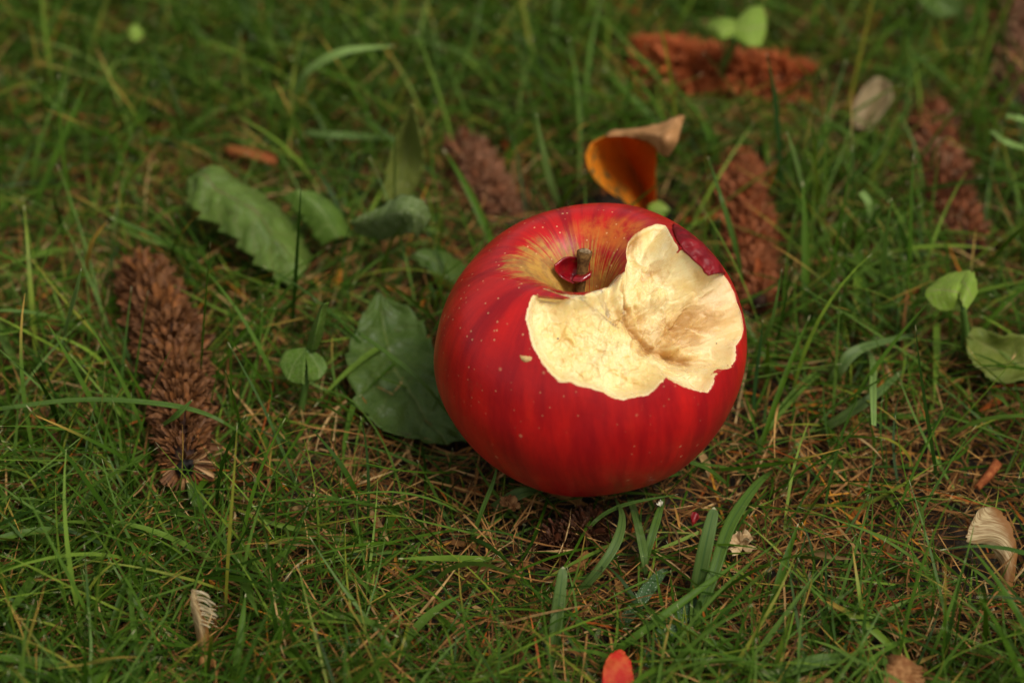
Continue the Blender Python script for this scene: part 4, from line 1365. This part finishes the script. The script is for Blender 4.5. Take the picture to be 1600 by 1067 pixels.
# ------------------------------------------------------------------ lawn
def ribbons(N, seed, x0, x1, y0, y1, length, width, e0, bend, swirl, seg, zlift=(0, 0.002), dens=None, rndf=None, across=2, zmin=0.0004, obst=True, taper=0.55, low=False):
    """N curved ribbons as arrays: centre lines (N,seg+1,3) and widths"""
    rs = np.random.default_rng(seed)
    x = rs.uniform(x0, x1, N); y = rs.uniform(y0, y1, N)
    if dens is not None:
        d = dens(x, y)
        keep = rs.uniform(0, 1, N) < d
        x, y = x[keep], y[keep]
        N = len(x)
    L = length(rs, N); W = width(rs, N)
    az = rs.uniform(0, 2 * math.pi, N)
    E = e0(rs, N); B = bend(rs, N); SW = swirl(rs, N)
    P = np.zeros((N, seg + 1, 3))
    P[:, 0, 0] = x; P[:, 0, 1] = y; P[:, 0, 2] = rs.uniform(*zlift, N)
    T = np.zeros((N, seg + 1, 3))
    for k in range(seg + 1):
        s = k / seg
        e = E - B * s
        a = az + SW * s
        T[:, k] = np.stack([np.cos(e) * np.cos(a), np.cos(e) * np.sin(a), np.sin(e)], 1)
        if k < seg:
            P[:, k + 1] = P[:, k] + T[:, k] * (L / seg)[:, None]
            P[:, k + 1, 2] = np.maximum(P[:, k + 1, 2], zmin + 0.0004 * k)
    ok = np.ones(N, bool)
    if obst:
        Q = P.reshape(-1, 3)
        r3 = (Q - AC) @ AMn
        rr = np.linalg.norm(r3 * np.array([1, 1, 1.08]), axis=1)
        bad = rr < AR * 1.02
        h = np.hypot(Q[:, 0] - AC[0], Q[:, 1] - AC[1])
        front = (Q[:, 1] < AC[1] + 0.012) & (h < 0.105)
        bad |= front & (Q[:, 2] > np.maximum(0.0085 if low else 0.0035, (h - 0.030) * 0.80))
        if not low: bad |= (h < 0.020)
        bad |= (h < 0.052) & (Q[:, 2] > 0.030)
        ok &= ~bad.reshape(N, -1).any(1)
        for (ox, oy, orad, zl, zh, p) in OBST:
            near = (x - ox) ** 2 + (y - oy) ** 2 < 0.12 ** 2
            idx = np.nonzero(near & ok)[0]
            if not len(idx): continue
            q = P[idx]
            ins = ((q[..., 0] - ox) ** 2 + (q[..., 1] - oy) ** 2 < orad ** 2) & (q[..., 2] > zl) & (q[..., 2] < zh)
            kill = ins.any(1) & (rs.uniform(0, 1, len(idx)) < p)
            ok[idx[kill]] = False
    P, T, W = P[ok], T[ok], W[ok]
    N = len(P)
    rnd = (rndf or (lambda r, n: r.uniform(0, 1, n)))(rs, N)
    rnd2 = rs.uniform(0, 1, N)
    S = np.cross(T, np.array([0, 0, 1.0]))
    S /= (np.linalg.norm(S, axis=2)[..., None] + 1e-9)
    roll = rs.normal(0, 0.6, N)[:, None, None]
    Nn = np.cross(S, T)
    C = S * np.cos(roll) + Nn * np.sin(roll)
    N2 = np.cross(C, T)
    s = np.linspace(0, 1, seg + 1)
    prof = (0.7 + 0.3 * np.sin(s * math.pi)) * (np.clip((1 - s) / taper, 0, 1) ** 0.6 * 0.88 + 0.12)
    wd = W[:, None] * prof[None] * 0.5
    if across == 2:
        V = np.stack([P - C * wd[..., None], P + C * wd[..., None]], 2)
    else:
        V = np.stack([P - C * wd[..., None] + N2 * wd[..., None] * 0.35, P, P + C * wd[..., None] + N2 * wd[..., None] * 0.35], 2)
    c = across
    idx = np.arange(N * (seg + 1) * c).reshape(N, seg + 1, c)
    F = np.stack([idx[:, :-1, :-1].ravel(), idx[:, :-1, 1:].ravel(), idx[:, 1:, 1:].ravel(), idx[:, 1:, :-1].ravel()], 1)
    al = np.broadcast_to(s[None, :, None], (N, seg + 1, c)).ravel()
    rn = np.broadcast_to(rnd[:, None, None], (N, seg + 1, c)).ravel()
    r2 = np.broadcast_to(rnd2[:, None, None], (N, seg + 1, c)).ravel()
    return V.reshape(-1, 3), F, al, rn, r2


def merge(sets):
    V, F, A, Rn, R2, o = [], [], [], [], [], 0
    for v, f, a, r, r2 in sets:
        V.append(v); F.append(f + o); A.append(a); Rn.append(r); R2.append(r2); o += len(v)
    return np.concatenate(V), np.concatenate(F), np.concatenate(A), np.concatenate(Rn), np.concatenate(R2)


def stuff(name, sets, mat, label, cat):
    V, F, A, Rn, R2 = merge(sets)
    me = np_mesh(name, V, F, mat, attrs={'along': A, 'rnd': Rn, 'rnd2': R2})
    o = link(name, me)
    return tag(o, label, cat, None, 'stuff')


def dens_green(x, y):
    q = np.stack([x * 22, y * 22, 0 * x], 1)
    n_ = fbm(q, 3, 90)
    d = np.clip(0.74 + 1.3 * n_, 0.34, 1.0)
    # bare brown patches seen in the photograph, on the ground
    for u, v, r, k in ((650, 810, 0.022, 0.55), (620, 870, 0.02, 0.45), (1350, 720, 0.02, 0.4), (530, 240, 0.022, 0.4), (850, 160, 0.02, 0.4), (480, 640, 0.015, 0.4), (330, 850, 0.018, 0.3)):
        c_ = px(u, v, 0)
        d = d * (1 - k * np.exp(-((x - c_[0]) ** 2 + (y - c_[1]) ** 2) / (2 * r * r)))
    for u, v, r in ((150, 60, 0.03), (60, 950, 0.03), (500, 1030, 0.025), (750, 60, 0.03), (1250, 380, 0.03)):
        c_ = px(u, v, 0)
        d = d + 0.5 * np.exp(-((x - c_[0]) ** 2 + (y - c_[1]) ** 2) / (2 * r * r))
    return d


U = lambda a, b: (lambda r, n: r.uniform(a, b, n))
X0, X1, Y0, Y1 = -0.25, 0.25, -0.22, 0.28


def lawn(x0, x1, y0, y1, k, seed, obst):
    a = dict(x0=x0, x1=x1, y0=y0, y1=y1, dens=dens_green, obst=obst)
    g = [
        # fine fescue blades, low and crossing
        ribbons(int(46000 * k), seed + 1, length=lambda r, n: r.uniform(.014, .050, n), width=lambda r, n: r.uniform(.00042, .00092, n), e0=U(R(5), R(52)), bend=U(R(-8), R(50)),
                swirl=U(-0.8, 0.8), seg=8, low=True, **a),
        ribbons(int(17000 * k), seed + 9, length=U(.007, .024), width=lambda r, n: r.uniform(.00030, .00075, n), e0=U(R(5), R(70)), bend=U(R(-10), R(50)),
                swirl=U(-0.8, 0.8), seg=5, low=True, **a),
        # standing blades
        ribbons(int(5000 * k), seed + 2, length=U(.020, .054), width=lambda r, n: r.uniform(.0006, .0014, n), e0=U(R(45), R(88)), bend=U(R(0), R(85)),
                swirl=U(-0.6, 0.6), seg=9, **a),
        # broad blades
        ribbons(int(1500 * k), seed + 3, length=U(.018, .048), width=lambda r, n: r.uniform(.0013, .0025, n), e0=U(R(8), R(60)), bend=U(R(0), R(75)),
                swirl=U(-0.5, 0.5), seg=9, across=3, taper=0.4, rndf=lambda r, n: r.uniform(0.45, 0.93, n), **a),
    ]
    a2 = dict(x0=x0, x1=x1, y0=y0, y1=y1, obst=obst, low=True)
    d = [
        ribbons(int(62000 * k), seed + 4, length=U(.004, .020), width=lambda r, n: r.uniform(.00020, .00065, n), e0=U(R(-12), R(26)), bend=U(R(-30), R(30)),
                swirl=U(-0.6, 0.6), seg=3, zlift=(-0.002, 0.0055), zmin=-0.002, rndf=lambda r, n: r.beta(1.6, 1.7, n) * 0.97, **a2),
        ribbons(int(9000 * k), seed + 5, length=U(.012, .030), width=lambda r, n: r.uniform(.0003, .00075, n), e0=U(R(-5), R(38)), bend=U(R(0), R(50)),
                swirl=U(-0.5, 0.5), seg=5, zlift=(0.0, 0.005), rndf=lambda r, n: r.uniform(0.2, 1.0, n), **a2),
        ribbons(int(3200 * k), seed + 6, length=U(.005, .016), width=lambda r, n: r.uniform(.0009, .0026, n), e0=U(R(-4), R(18)), bend=U(R(-15), R(25)),
                swirl=U(-0.6, 0.6), seg=5, zlift=(-0.001, 0.004), rndf=lambda r, n: r.uniform(0.1, 1.0, n), across=3, **a2),
    ]
    return g, d


g, d = lawn(X0, X1, Y0, Y1, 1.0, 500, True)
stuff('grass', g, M['green'], 'green lawn grass around the apple', 'grass')
stuff('dry_grass', d, M['dry'], 'tan and rusty dead grass matted between the green blades', 'dead grass')

# the lawn goes on outside the picture
g, d = lawn(-0.25, 0.25, -0.25, 0.25, 0.45, 900, False)
og = stuff('grass', g, M['green'], 'green lawn grass outside the picture', 'grass')
od = stuff('dry_grass', d, M['dry'], 'dead grass outside the picture', 'dead grass')
for i in range(-3, 4):
    for j in range(-2, 6):
        if i == 0 and j == 0: continue
        for src in (og, od):
            o = src.copy() if (i, j) != (-3, -2) else src
            if o is not src: col.objects.link(o)
            o.location = (0.5 * i, 0.03 + 0.5 * j, 0)
            o.rotation_euler = (0, 0, math.pi * 0.5 * ((i * 3 + j) % 4))
